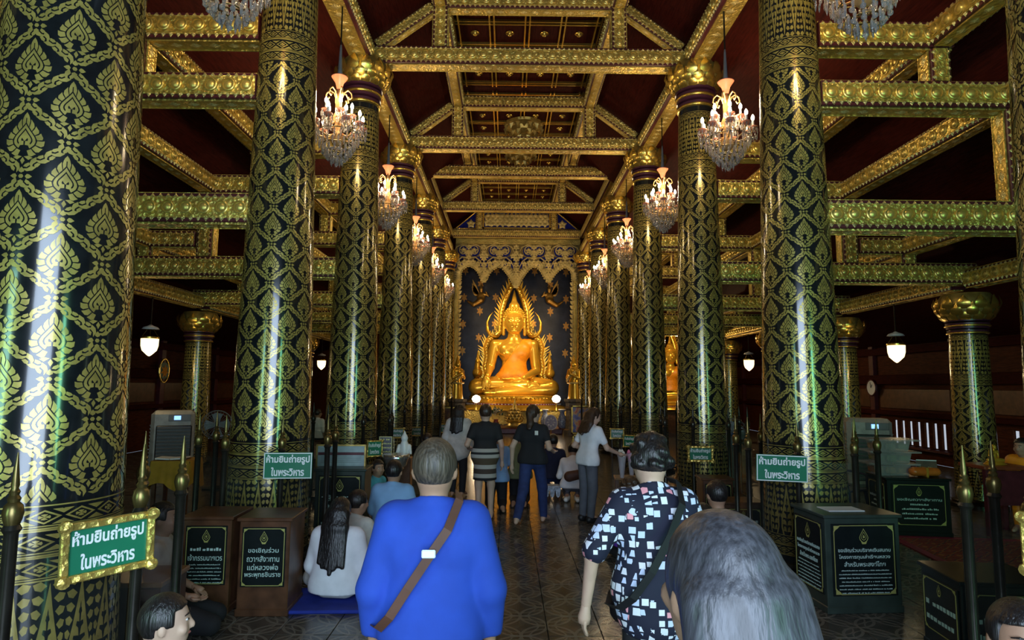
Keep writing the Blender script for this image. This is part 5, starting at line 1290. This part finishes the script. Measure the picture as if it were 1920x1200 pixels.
# silver bowl by the third left column
t = thing('silver_bowl', 'bright silver offering bowl beside the man in light blue', 'bowl', (at(742, 870, 9.3).x, 9.3, 0), 0)
ob('bowl', lathe([(.10, .70), (.16, .74), (.19, .84), (.2, .90), (.18, .90)], 24), plain('silver', (.6, .62, .62), .2, .9, bump=.3), t, smooth=True); ob('stand', lathe([(.2, 0), (.2, .03), (.05, .1), (.05, .6), (.12, .70)], 16), 'bronze_gold', t, smooth=True)
t = thing('white_figurine', 'small white figurine on a dark stand behind the seated men', 'figurine', (at(758, 845, 10.0).x, 10.0, 0), 0)
f = Field((-.2, -.2, .75), (.2, .2, 1.3), .014); f.cone((0, 0, .80), (0, 0, .98), .09, .06, .03); f.ell((0, 0, 1.07), (.055, .06, .06), .02); f.cone((0, 0, 1.1), (0, 0, 1.2), .035, .005, .02); f.cone((-.08, 0, .95), (-.11, -.05, .84), .03, .02, .02); f.cone((.08, 0, .95), (.11, -.05, .84), .03, .02, .02)
ob('body', f.mesh(), 'sign_white', t, smooth=True); ob('stand', boxg((0, 0, .40), (.24, .22, .76), .01), 'box_wood', t)

# ================================================================== PEOPLE
def Rz(a): c, s = math.cos(a), math.sin(a); return np.array([[c, -s, 0], [s, c, 0], [0, 0, 1.0]])
def Rx(a): c, s = math.cos(a), math.sin(a); return np.array([[1.0, 0, 0], [0, c, -s], [0, s, c]])
def joints(pose, lean=0.0, arms=None, head=(0, 0), walk=0.0):
    """figure 1.65 m tall when upright, facing +y, joints in metres"""
    J = {}
    pz = {'stand': .92, 'kneel': .27, 'kneel_up': .50, 'floor': .13, 'chair': .52}[pose]
    P = np.array([0, 0, pz])
    def up(v): return P + Rx(-lean) @ np.array(v)
    J['P'] = P; J['W'] = up((0, 0, .14)); J['C'] = up((0, .0, .30)); J['N'] = up((0, -.005, .485))
    hc = up((0, .015, .615)); J['H'] = hc; J['Rh'] = Rz(head[0]) @ Rx(-lean * .8 + head[1])
    for s, n in ((-1, 'l'), (1, 'r')):
        J['s' + n] = up((s * .168, 0, .405))
        a = (arms or {}).get(n, 'down')
        if a == 'down': e, w = (s * .075, -.03, -.27), (s * .085, .03, -.50)
        elif a == 'lap': e, w = (s * .06, .02, -.26), (-s * .05, .24, -.36)
        elif a == 'wai': e, w = (s * .07, .03, -.25), (-s * .14, .22, -.10)
        elif a == 'reach': e, w = (s * .08, .12, -.24), (s * .06, .36, -.30)
        elif a == 'bent': e, w = (s * .10, -.08, -.25), (s * .08, .17, -.31)
        elif a == 'swing': e, w = (s * .10, -.10, -.25), (s * .12, -.06, -.49)
        else: e, w = a
        R = Rx(-lean * .6)
        J['e' + n] = J['s' + n] + R @ np.array(e); J['w' + n] = J['s' + n] + R @ np.array(w)
        if pose == 'stand':
            k = s * walk
            J['h' + n] = np.array([s * .088, 0, pz - .03]); J['k' + n] = np.array([s * .092, .02 + k * .20, .485 + abs(k) * .02]); J['a' + n] = np.array([s * .09, -.02 + k * .36 - (.14 * walk if k < 0 else 0), .085 + (.10 * walk if k < 0 else 0)])
            J['t' + n] = J['a' + n] + np.array([s * .025, .17, -.055 - (.02 * walk if k < 0 else 0)])
        elif pose == 'kneel':
            J['h' + n] = np.array([s * .09, .02, pz - .01]); J['k' + n] = np.array([s * .13, .42, .09]); J['a' + n] = np.array([s * .085, -.08, .085]); J['t' + n] = np.array([s * .10, -.24, .045])
        elif pose == 'kneel_up':
            J['h' + n] = np.array([s * .09, 0, pz - .02]); J['k' + n] = np.array([s * .10, .10, .075]); J['a' + n] = np.array([s * .09, -.31, .07]); J['t' + n] = np.array([s * .10, -.40, -.0 + .035])
        elif pose == 'floor':
            J['h' + n] = np.array([s * .09, .02, pz]); J['k' + n] = np.array([s * .34, .26, .10]); J['a' + n] = np.array([-s * .06, .36 - s * .05, .06]); J['t' + n] = np.array([-s * .20, .40 - s * .05, .05])
        else:
            J['h' + n] = np.array([s * .09, .02, pz - .02]); J['k' + n] = np.array([s * .11, .43, pz]); J['a' + n] = np.array([s * .11, .42, .085]); J['t' + n] = np.array([s * .125, .57, .03])
    return J
def torso(f, J, g=0.0, fem=False, k=.06):
    P, Wp, C, N = J['P'], J['W'], J['C'], J['N']; x = np.array([1.0, 0, 0]); sq = (1, 1.22, 1)
    hw = .085 if fem else .07
    f.cone(P - x * hw, P + x * hw, .118 + g, .118 + g, k, sq); f.cone(Wp - x * .055, Wp + x * .055, (.098 if fem else .108) + g, (.098 if fem else .108) + g, k, sq)
    f.cone(C - x * .075, C + x * .075, .115 + g, .115 + g, k, sq); S = (J['sl'] + J['sr']) / 2
    f.cone(J['sl'] * .86 + S * .14, J['sr'] * .86 + S * .14, .056 + g * .8, .056 + g * .8, .06)
    f.cone(S, N, .085 + g * .6, .052 + g * .4, .06)
def arms_(f, J, g=0.0, k=.03):
    for n in 'lr':
        f.cone(J['s' + n], J['e' + n], .050 + g, .040 + g, k); f.cone(J['e' + n], J['w' + n], .038 + g, .026 + g, k * .7)
def legs_(f, J, g=0.0, k=.04):
    for n in 'lr':
        f.cone(J['h' + n], J['k' + n], .086 + g, .058 + g, k); f.cone(J['k' + n], J['a' + n], .056 + g, .037 + g, k * .7)
def hand_geo(J, n, s, curl=.5):
    w, e = Vector(J['w' + n]), Vector(J['e' + n]); d = (w - e).normalized(); ref = Vector((1, 0, 0)) if abs(d.x) < .8 else Vector((0, 1, 0))
    side = (Vector((0, 1, 0)) if abs(d.y) < .75 else Vector((1, 0, 0))); side = (side - d * side.dot(d)).normalized(); nrm = d.cross(side) * (-s)
    G = [tube([w - d * .02, w + d * .02, w + d * .055, w + d * .085], [.024, .028, .036, .034], 8, .55)]
    G[0] = tube([w - d * .02 + side * 0, w + d * .025, w + d * .06, w + d * .09], [.022, .026, .033, .030], 10)
    for q, (o, L) in enumerate(((.026, .068), (.009, .078), (-.009, .072), (-.025, .056))):
        b = w + d * .082 + side * o; m = b + d * L * .45 + nrm * L * .10 * curl; t = m + d * L * .36 + nrm * L * .38 * curl; u = t + d * L * .10 + nrm * L * .26 * curl
        G.append(tube([b - d * .012, b, m, t, u], [.009, .0095, .0085, .0075, .005], 6))
    b = w + d * .03 + side * .028; G.append(tube([b - side * .01, b + side * .014 + d * .018, b + side * .022 + d * .045 + nrm * .01, b + side * .018 + d * .066 + nrm * .016], [.012, .011, .0095, .006], 6))
    return join(G)
HS = 1.08
def head_pt(J, v): return J['H'] + J['Rh'] @ (np.array(v) * HS)
def hr(*r): return tuple(q * HS for q in r)
def person(label, loc, rz, height=1.6, pose='stand', lean=0.0, arms=None, head=(0, 0), walk=0.0, skin='skin', top='white_cloth', sleeve=.55, hem=None, bottom='dark_cloth', leg_len=1.0,
           hair='short', hair_mat='hair_black', hair_len=.35, fem=False, dress=None, shoes=None, vox=.017, face=True, group=None, extras=None, loose=0.0):
    J = joints(pose, lean, arms, head, walk); sc = height / 1.65
    t = thing('person', label, 'person', loc, rz, group, scale=sc)
    allp = np.array([v for k, v in J.items() if k != 'Rh']); lo = allp.min(0) - .24; hi = allp.max(0) + .24; lo[2] = max(lo[2], -.03)
    f = Field(lo, hi, vox); torso(f, J, 0, fem); arms_(f, J); legs_(f, J)
    for n in 'lr':
        f.cone(J['a' + n], J['t' + n], .040, .026, .03, None); he = J['a' + n] + np.array([0, -.045, -.045]) if pose in ('stand', 'chair') else J['a' + n]
        f.cone(J['a' + n], he, .036, .032, .02)
    R = J['Rh']
    f.cone(J['N'] - np.array([0, 0, .03]), J['H'] + R @ np.array([0, -.01, -.05]), .052, .05, .03)
    f.ell(J['H'], hr(.077, .094, .112), .02, R); f.ell(head_pt(J, (0, .03, -.065)), hr(.055, .06, .05), .03, R)
    f.cone(head_pt(J, (0, .088, .012)), head_pt(J, (0, .104, -.022)), .010, .016, .012)
    for s in (-1, 1): f.ell(head_pt(J, (s * .080, -.008, -.01)), (.012, .02, .032), .006, R); f.ell(head_pt(J, (s * .045, .072, -.025)), (.025, .02, .022), .02, R)
    f.clip((0, 0, -1), (0, 0, .004))
    g = f.mesh(); parts = [g]
    for n, s in (('l', -1), ('r', 1)): parts.append(hand_geo(J, n, s))
    body = ob('body', join(parts), skin, t, smooth=True)
    # features of the face
    if face:
        for s in (-1, 1):
            e = lathe([(.001, -.012), (.012, -.006), (.014, 0), (.012, .006), (.001, .012)], 10)
            ob('eye', move(e, head_pt(J, (s * .030, .083, .012)), None, (1, .5, .55)), 'eye_white', body); ob('iris', move(e, head_pt(J, (s * .030, .090, .012)), None, (.45, .25, .45)), 'eye_dark', body)
            ob('eyebrow', tube([head_pt(J, (s * .014, .092, .032)), head_pt(J, (s * .032, .090, .037)), head_pt(J, (s * .050, .076, .031))], [.003, .004, .002], 5), hair_mat, body)
        ob('lips', tube([head_pt(J, (-.022, .083, -.055)), head_pt(J, (0, .095, -.053)), head_pt(J, (.022, .083, -.055))], [.003, .007, .003], 6), 'lip', body)
    # hair
    hm = vox * .75
    hl = head_pt(J, (0, -.02, 0)); F = Field(hl - np.array([.2, .24, .2 + hair_len]), hl + np.array([.2, .2, .2]), hm)
    F.ell(head_pt(J, (0, -.008, .022)), hr(.088, .103, .104), .01, R)
    G = F.grid() - J['H']; L = (G @ R) / HS
    face_cut = np.minimum(L[..., 1] - .038, .058 - L[..., 2] + (L[..., 1] - .04) * .2)      # open in front, below the hairline
    low = (-.055 if hair != 'short' else -.062) - L[..., 2]
    ear = np.minimum(np.minimum(L[..., 1] + .035, -.005 - L[..., 2]), np.abs(L[..., 0]) - .055)
    F.f = np.maximum(F.f, face_cut.astype(np.float32)); F.f = np.maximum(F.f, low.astype(np.float32))
    if hair == 'short': F.f = np.maximum(F.f, ear.astype(np.float32))
    rnd = random.Random(len(label))
    if hair == 'curly':
        for q in range(46):
            a, e = rnd.uniform(0, 2 * PI), rnd.uniform(-.45, 1.5); v = np.array([.088 * math.cos(a) * math.cos(e), -.012 + .10 * math.sin(a) * math.cos(e), .02 + .10 * math.sin(e)])
            if v[1] > .05 and v[2] < .06: continue
            F.ell(head_pt(J, v), (.027, .027, .022), .012)
    if hair in ('long', 'pony'):
        wds = (-.075, -.05, -.025, 0, .025, .05, .075) if hair == 'long' else (-.012, .012)
        for x in wds:
            a = head_pt(J, (x * .9, -.088 + abs(x) * .35, .0)); n0 = J['N'] + Rx(-lean) @ np.array([x * 1.15, -.108 + abs(x) * .25, .01]); ln = hair_len * (1 - abs(x) * 1.6 + rnd.uniform(-.06, .06))
            b = n0 + Rx(-lean) @ np.array([x * .30, -.055, -max(.02, ln - .14)])
            F.cone(a, n0, .040, .036, .03); F.cone(n0, b, .036, .019, .025)
    if hair == 'bun': F.ell(head_pt(J, (0, -.125, .03)), (.045, .045, .042), .02)
    ob('hair', F.mesh(), hair_mat, t, smooth=True)
    # garments
    def field(vx=vox): return Field(lo, hi, vx)
    hm_z = J['P'][2] - .06 if hem is None else hem
    if dress is None and top:
        f = field(); torso(f, J, .016 + loose, fem); 
        if loose > .01: f.cone(J['P'] + np.array([0, 0, .1]), J['P'] - np.array([0, 0, .12]), .13 + loose, .15 + loose, .06, (.8, 1.1, 1))
        else: f.cone(J['P'] - np.array([.075, 0, .07]), J['P'] + np.array([.075, 0, -.07]), .138 + loose, .138 + loose, .05, (1, 1.15, 1))
        for n in 'lr':
            e = J['s' + n] + (J['e' + n] - J['s' + n]) * min(1, sleeve / .5); f.cone(J['s' + n], e, .060 + loose * .7, .053 + loose, .03)
            if sleeve > .5: f.cone(J['e' + n], J['e' + n] + (J['w' + n] - J['e' + n]) * (sleeve - .5) * 2, .052 + loose, .038 + loose * .7, .02)
        f.clip((0, 0, -1), (0, 0, hm_z if pose in ('stand', 'kneel_up', 'chair') else max(.02, hm_z)))
        nk = J['N'] + Rx(-lean) @ np.array([0, 0, .016]); f.clip(Rx(-lean) @ np.array([0, .35, 1]), nk)
        ob('shirt', f.mesh(), top, t, smooth=True)
    if dress:
        f = field(); torso(f, J, .014, fem)
        for n in 'lr': f.cone(J['s' + n], J['s' + n] + (J['e' + n] - J['s' + n]) * sleeve * 2, .062, .056, .03)
        f.cone(J['P'], J['P'] - np.array([0, 0, J['P'][2] - dress[1]]), .165, .175, .06, (1, 1.2, 1)); f.clip((0, 0, -1), (0, 0, dress[1]))
        f.clip(Rx(-lean) @ np.array([0, .35, 1]), J['N'] + np.array([0, 0, .012])); ob('dress', f.mesh(), dress[0], t, smooth=True)
    elif bottom:
        f = field(); x = np.array([1.0, 0, 0]); f.cone(J['P'] - x * .08, J['P'] + x * .08, .121, .121, .05, (1, 1.15, 1))
        for n in 'lr':
            f.cone(J['h' + n], J['k' + n], .094, .074, .04)
            q = J['k' + n] + (J['a' + n] - J['k' + n]) * max(.02, (leg_len - .5) * 2 * .97)
            f.cone(J['k' + n], q, .072, .056, .03)
        f.clip((0, 0, 1), (0, 0, J['P'][2] + (.09 if pose == 'stand' and lean < .1 else .03))); f.clip((0, 0, -1), (0, 0, .012))
        ob('trousers' if leg_len > .6 else 'shorts', f.mesh(), bottom, t, smooth=True)
    if shoes:
        for n in 'lr':
            f = Field(J['a' + n] - .28, J['a' + n] + .28, .013); f.cone(J['a' + n] + np.array([0, -.03, -.035]), J['t' + n], .05, .037, .02); f.cone(J['a' + n], J['a' + n] + np.array([0, 0, -.04]), .046, .046, .02)
            f.clip((0, 0, -1), (0, 0, .001)); ob('shoe', f.mesh(), shoes, t, smooth=True)
    return t, J
plain('cloth_blue', (.014, .058, .40), .85, noise=.06, bump=.12); plain('cloth_lightblue', (.22, .40, .66), .85, noise=.05); plain('cloth_cyan', (.08, .40, .55), .85, noise=.05)
plain('dark_cloth', (.010, .010, .013), .85, noise=.1); plain('cloth_navy', (.010, .014, .045), .85); plain('cloth_jeans', (.020, .035, .13), .85, noise=.2); plain('cloth_grey', (.10, .105, .13), .85)
plain('cloth_purple', (.10, .02, .30), .85); plain('cloth_olive', (.20, .22, .11), .85); plain('cloth_beige', (.40, .36, .26), .85); plain('cloth_palegrey', (.42, .47, .58), .8); plain('cloth_offwhite', (.6, .6, .55), .85)
plain('strap_brown', (.09, .035, .02), .6); plain('strap_black', (.008, .008, .010), .6)
striped('cloth_stripes', [(0, (.01, .01, .012)), (.36, (.42, .40, .36)), (.395, (.06, .04, .03)), (.44, (.42, .40, .36)), (.475, (.08, .055, .03)), (.535, (.42, .40, .36)), (.565, (.01, .01, .012)), (.585, (.42, .40, .36)), (.615, (.01, .01, .012)), (1, (.01, .01, .012))], 1 / 1.65)
striped('cloth_navystripe', [(0, (.006, .008, .02)), (.40, (.3, .33, .4)), (.42, (.006, .008, .02)), (.54, (.3, .33, .4)), (.56, (.006, .008, .02))], 1.0)
t0 = NT('cloth_dots'); t0.set(rough=.85); v_ = t0.coord('Object'); vo = t0.n('ShaderNodeTexVoronoi'); vo.inputs['Scale'].default_value = 22; t0.l(v_, vo.inputs['Vector']); t0.l(t0.ramp(vo.outputs['Distance'], [(0, (.5, .5, .5)), (.22, (.01, .01, .015))], 'CONSTANT'), t0.b.inputs['Base Color']); MATS['cloth_dots'] = t0.m

def ribbon(pts, w, th=.005):
    P = [Vector(p) for p in pts]; V, Fc = [], []
    Q = []
    for a, b in zip(P[:-1], P[1:]): Q += [a + (b - a) * i / 3 for i in range(3)]
    P = Q + [P[-1]]; c = sum(P, Vector()) / len(P)
    for k, p in enumerate(P):
        t = (P[min(k + 1, len(P) - 1)] - P[max(k - 1, 0)]).normalized(); n = Vector((p.x * .4, p.y, (p.z - 1.3) * .4)).normalized(); n = (n - t * n.dot(t)).normalized(); s = t.cross(n)
        V += [p + s * w / 2, p - s * w / 2, p - s * w / 2 + n * th, p + s * w / 2 + n * th]
    for k in range(len(P) - 1):
        for i in range(4): Fc.append((k * 4 + i, k * 4 + (i + 1) % 4, k * 4 + 4 + (i + 1) % 4, k * 4 + 4 + i))
    Fc += [(3, 2, 1, 0), tuple(len(V) - 4 + i for i in range(4))]
    return V, Fc
def gpos(px, py): v = ground(px, py); return (v.x, v.y, 0)
def dpos(px, Y): v = at(px, 720, Y); return (v.x, Y, 0)
# foreground
p, J = person('man seen from behind in bright blue long-sleeved shirt with a brown sling strap', dpos(818, 2.75), .02, 1.675, arms={'l': ((-.07, -.02, -.27), (-.075, .05, -.50)), 'r': ((.07, -.02, -.27), (.075, .05, -.50))}, top='cloth_blue', sleeve=.97, bottom='dark_cloth', hair='short', hair_mat='hair_greybrown', vox=.011, loose=.018, shoes='shoe_black')
S = J['sr']
sp = [(.10, .03, 1.435), (.11, -.06, 1.42), (.07, -.145, 1.32), (.0, -.165, 1.22), (-.08, -.165, 1.10), (-.15, -.155, .99), (-.20, -.11, .93), (-.235, -.02, .91), (-.21, .09, .93), (-.13, .17, .98)]
ob('sling_strap', ribbon(sp, .036), 'strap_brown', p); ob('strap_clip', boxg((.0, -.178, 1.235), (.055, .012, .032), .004), 'sign_white', p, rot=(0, 0, 0))
f = Field((-.3, .05, .72), (.1, .4, 1.15), .014); f.cone((-.1, .22, .92), (-.1, .22, 1.02), .07, .065, .03, (1, 1.4, 1)); ob('sling_bag', f.mesh(), 'strap_brown', p, smooth=True)
p, J = person('woman seen from behind in dark blouse with white square print and black strap', dpos(1226, 3.25), .10, 1.655, lean=.10, arms={'l': ((-.16, -.03, -.24), (-.19, .0, -.48)), 'r': ((.12, .05, -.25), (.05, .25, -.26))}, head=(.12, .0), top='shirt_print', sleeve=.46, hem=.70, bottom='dark_cloth', hair='curly', fem=True, vox=.012, loose=.012, shoes='shoe_black', skin='skin_pale')
sp = [(.10, .10, 1.43), (.12, .0, 1.43), (.10, -.10, 1.34), (.02, -.145, 1.20), (-.08, -.165, 1.04), (-.17, -.155, .92), (-.22, -.10, .86), (-.245, 0, .84), (-.2, .11, .86), (-.12, .19, .88)]
ob('bag_strap', ribbon(sp, .042), 'strap_black', p); f = Field((-.3, .05, .55), (.1, .42, 1.0), .014); f.cone((-.1, .24, .74), (-.1, .24, .88), .08, .07, .03, (1, 1.4, 1)); ob('shoulder_bag', f.mesh(), 'strap_black', p, smooth=True)
person('dark grey long-haired head and pale shoulders of a person nearest the camera', dpos(1352, 1.12), .25, 1.69, top='cloth_palegrey', sleeve=.95, bottom='dark_cloth', hair='long', hair_mat='hair_grey', hair_len=.40, fem=True, vox=.011, loose=.02, face=True)
# walkers in the nave
person('woman in black top with cream and brown striped skirt, standing barefoot', gpos(908, 972), .05, 1.62, top=None, dress=('cloth_stripes', .56), sleeve=.28, hair='short', fem=True, arms={'l': 'bent', 'r': 'down'}, hair_mat='hair_brown', skin='skin_pale')
person('woman in long white blouse and dark skirt standing left of the striped woman', gpos(858, 930), -.25, 1.56, top='cloth_offwhite', sleeve=.9, hem=.62, dress=None, bottom='dark_cloth', hair='long', hair_len=.42, fem=True, loose=.02)
p, J = person('woman in black t-shirt and blue jeans walking away in mid-stride', gpos(998, 984), -.35, 1.63, walk=.75, arms={'l': 'swing', 'r': 'bent'}, top='dark_cloth', sleeve=.28, hem=.84, bottom='cloth_jeans', hair='pony', hair_mat='hair_brown', hair_len=.22, head=(-.3, 0), shoes=None, fem=True, skin='skin_pale')
ob('shirt_print_patch', boxg((.10, -.142, 1.28), (.05, .006, .06), .002), 'cloth_offwhite', p)
p, J = person('woman in white blouse and grey trousers bending towards the bouquets', gpos(1102, 978), -1.0, 1.60, lean=.18, head=(-.25, -.3), arms={'l': 'bent', 'r': 'reach'}, top='white_cloth', sleeve=.32, hem=.82, bottom='cloth_grey', hair='long', hair_mat='hair_brown', hair_len=.30, fem=True, shoes='shoe_black', skin='skin_pale')
# kneeling worshippers in the nave
person('kneeling person in light blue shirt and black trousers, bare soles showing', gpos(930, 953), .05, 1.62, 'kneel_up', lean=.1, arms={'l': 'wai', 'r': 'wai'}, top='cloth_lightblue', sleeve=.4, hem=.42, bottom='dark_cloth')
person('kneeling person in olive green top beside the light blue shirt', gpos(974, 944), -.05, 1.58, 'kneel_up', lean=.1, arms={'l': 'wai', 'r': 'wai'}, top='cloth_olive', sleeve=.4, hem=.42, bottom='dark_cloth', hair='bun', fem=True)
person('kneeling man in navy shirt in front of the pale blue stool', dpos(1037, 11.75), .0, 1.66, 'kneel', arms={'l': 'wai', 'r': 'wai'}, top='cloth_navy', sleeve=.4, bottom='cloth_jeans')
p, J = person('kneeling person in white top with a brown bag, white socks showing', dpos(1073, 10.75), -.15, 1.60, 'kneel', lean=.45, arms={'l': 'wai', 'r': 'wai'}, top='white_cloth', sleeve=.8, bottom='cloth_grey', shoes='sign_white', hair='bun', fem=True)
f = Field((-.2, -.35, .25), (.3, .0, .75), .015); f.cone((-.05, -.14, .42), (.12, -.12, .46), .09, .08, .03, (1, 1.5, 1)); ob('shoulder_bag', f.mesh(), 'strap_brown', p, smooth=True)
# left of the nave
person('woman with long black hair in white, sitting on the blue mat', (mp.x, mp.y + .17, .03), -.12, 1.64, 'floor', lean=.06, arms={'l': 'lap', 'r': 'lap'}, top='white_cloth', sleeve=.55, bottom='cloth_offwhite', hair='long', hair_len=.50, fem=True, loose=.028, vox=.013)
person('dark-haired person in white sitting just beyond the long-haired woman', dpos(667, 6.42), -.55, 1.62, 'floor', lean=.12, arms={'l': 'lap', 'r': 'lap'}, top='cloth_offwhite', sleeve=.6, bottom='cloth_offwhite', loose=.02)
person('boy in cyan t-shirt and dotted trousers kneeling sideways, face visible', dpos(706, 8.75), -2.0, 1.45, 'kneel', lean=.1, head=(-.45, 0), arms={'l': 'lap', 'r': 'lap'}, top='cloth_cyan', sleeve=.35, bottom='cloth_dots', vox=.014)
person('man in light blue polo shirt kneeling with back turned', dpos(741, 7.35), -.1, 1.70, 'kneel', lean=.05, arms={'l': 'lap', 'r': 'bent'}, top='cloth_lightblue', sleeve=.4, bottom='cloth_navy', loose=.02, vox=.014)
person('dark-clad person kneeling far behind the blue shirted man', dpos(803, 12.2), 0, 1.60, 'kneel', arms={'l': 'wai', 'r': 'wai'}, top='dark_cloth', bottom='dark_cloth')
person('person in white shirt kneeling in shade beside the left donation boxes', dpos(318, 5.0), -1.3, 1.62, 'kneel', arms={'l': 'lap', 'r': 'lap'}, top='cloth_offwhite', sleeve=.4, bottom='dark_cloth')
person('boy with black hair in profile at the bottom left corner', dpos(332, 2.95), -1.15, 1.58, 'kneel', arms={'l': 'lap', 'r': 'lap'}, top='cloth_navy', sleeve=.4, bottom='dark_cloth', vox=.011, skin='skin_pale')
person('person in white shirt seen far off between second and third left columns', dpos(598, 17.2), -.4, 1.6, 'chair', top='white_cloth', sleeve=.5, bottom='dark_cloth')
v = dpos(598, 17.2); t = thing('bench', 'plain wooden bench under the far person in the left aisle', 'bench', v, -.4); ob('seat', boxg((0, -.02, .37), (.9, .34, .05), .01), 'box_wood', t); [ob('leg', boxg((sx * .38, -.02, .175), (.06, .3, .35)), 'box_wood', t) for sx in (-1, 1)]
# right of the nave
person('curly brown-haired person in purple sitting left of the print blouse woman', dpos(1180, 7.0), .1, 1.50, 'kneel', arms={'l': 'lap', 'r': 'lap'}, top='cloth_purple', sleeve=.4, bottom='dark_cloth', hair='curly', hair_mat='hair_brown')
person('person in pale shirt sitting beyond the curly-haired person', dpos(1197, 8.4), -.3, 1.52, 'kneel', lean=.1, arms={'l': 'lap', 'r': 'lap'}, top='cloth_palegrey', sleeve=.4, bottom='dark_cloth', skin='skin_pale')
person('man in navy shirt with thin white stripes kneeling right of the nave', dpos(1340, 6.0), .1, 1.70, 'kneel', arms={'l': 'lap', 'r': 'lap'}, top='cloth_navystripe', sleeve=.4, bottom='dark_cloth', vox=.014)
person('dark-haired child kneeling behind the print blouse woman', dpos(1312, 4.9), .0, 1.68, 'kneel', arms={'l': 'lap', 'r': 'lap'}, top='dark_cloth', sleeve=.4, bottom='dark_cloth')
person('person in beige shirt kneeling behind second right column railing', dpos(1392, 12.7), .6, 1.45, 'kneel', arms={'l': 'lap', 'r': 'lap'}, top='cloth_beige', sleeve=.8, bottom='cloth_beige')
person('man facing the camera in the dark bottom right corner', dpos(1880, 2.42), 2.75, 1.86, 'kneel', arms={'l': 'lap', 'r': 'lap'}, top='dark_cloth', bottom='dark_cloth', vox=.011)
mk = dpos(1914, 8.9); person('monk in orange robe seated at the right edge', mk, 1.9, 1.62, 'chair', lean=.1, arms={'l': 'lap', 'r': 'lap'}, top='robe_orange', sleeve=.9, bottom='robe_orange', hair='short', loose=.03, skin='skin')
t = thing('bench', 'low wooden bench under the monk in orange', 'bench', mk, 1.9); ob('seat', boxg((0, -.02, .37), (1.0, .36, .05), .01), 'box_wood', t); [ob('leg', boxg((sx * .42, -.02, .175), (.06, .3, .35)), 'box_wood', t) for sx in (-1, 1)]
tm = at(1868, 848, 8.6); t = thing('altar_table', 'red lacquered table with small gold statue before the monk', 'table', (tm.x - .05, 8.6, 0), 0)
ob('tabletop', boxg((0, 0, .88), (.62, .5, .05), .01), plain('red_lacquer', (.22, .05, .02), .3), t)
for sx in (-1, 1):
    for sy in (-1, 1): ob('leg', boxg((sx * .26, sy * .2, .43), (.06, .06, .86)), 'maroon', t)
ob('front', boxg((0, -.2, .62), (.5, .03, .45)), 'maroon', t)
t = thing('small_buddha', 'tiny golden seated Buddha on the red lacquered table', 'statue', (tm.x - .05, 8.58, .906), 0, scale=.062); ob('body', BUD, None, t, loc=(0, 0, .55)); ob('lotus_base', MESH['lotus_base'], None, t, loc=(0, -.15, .6))
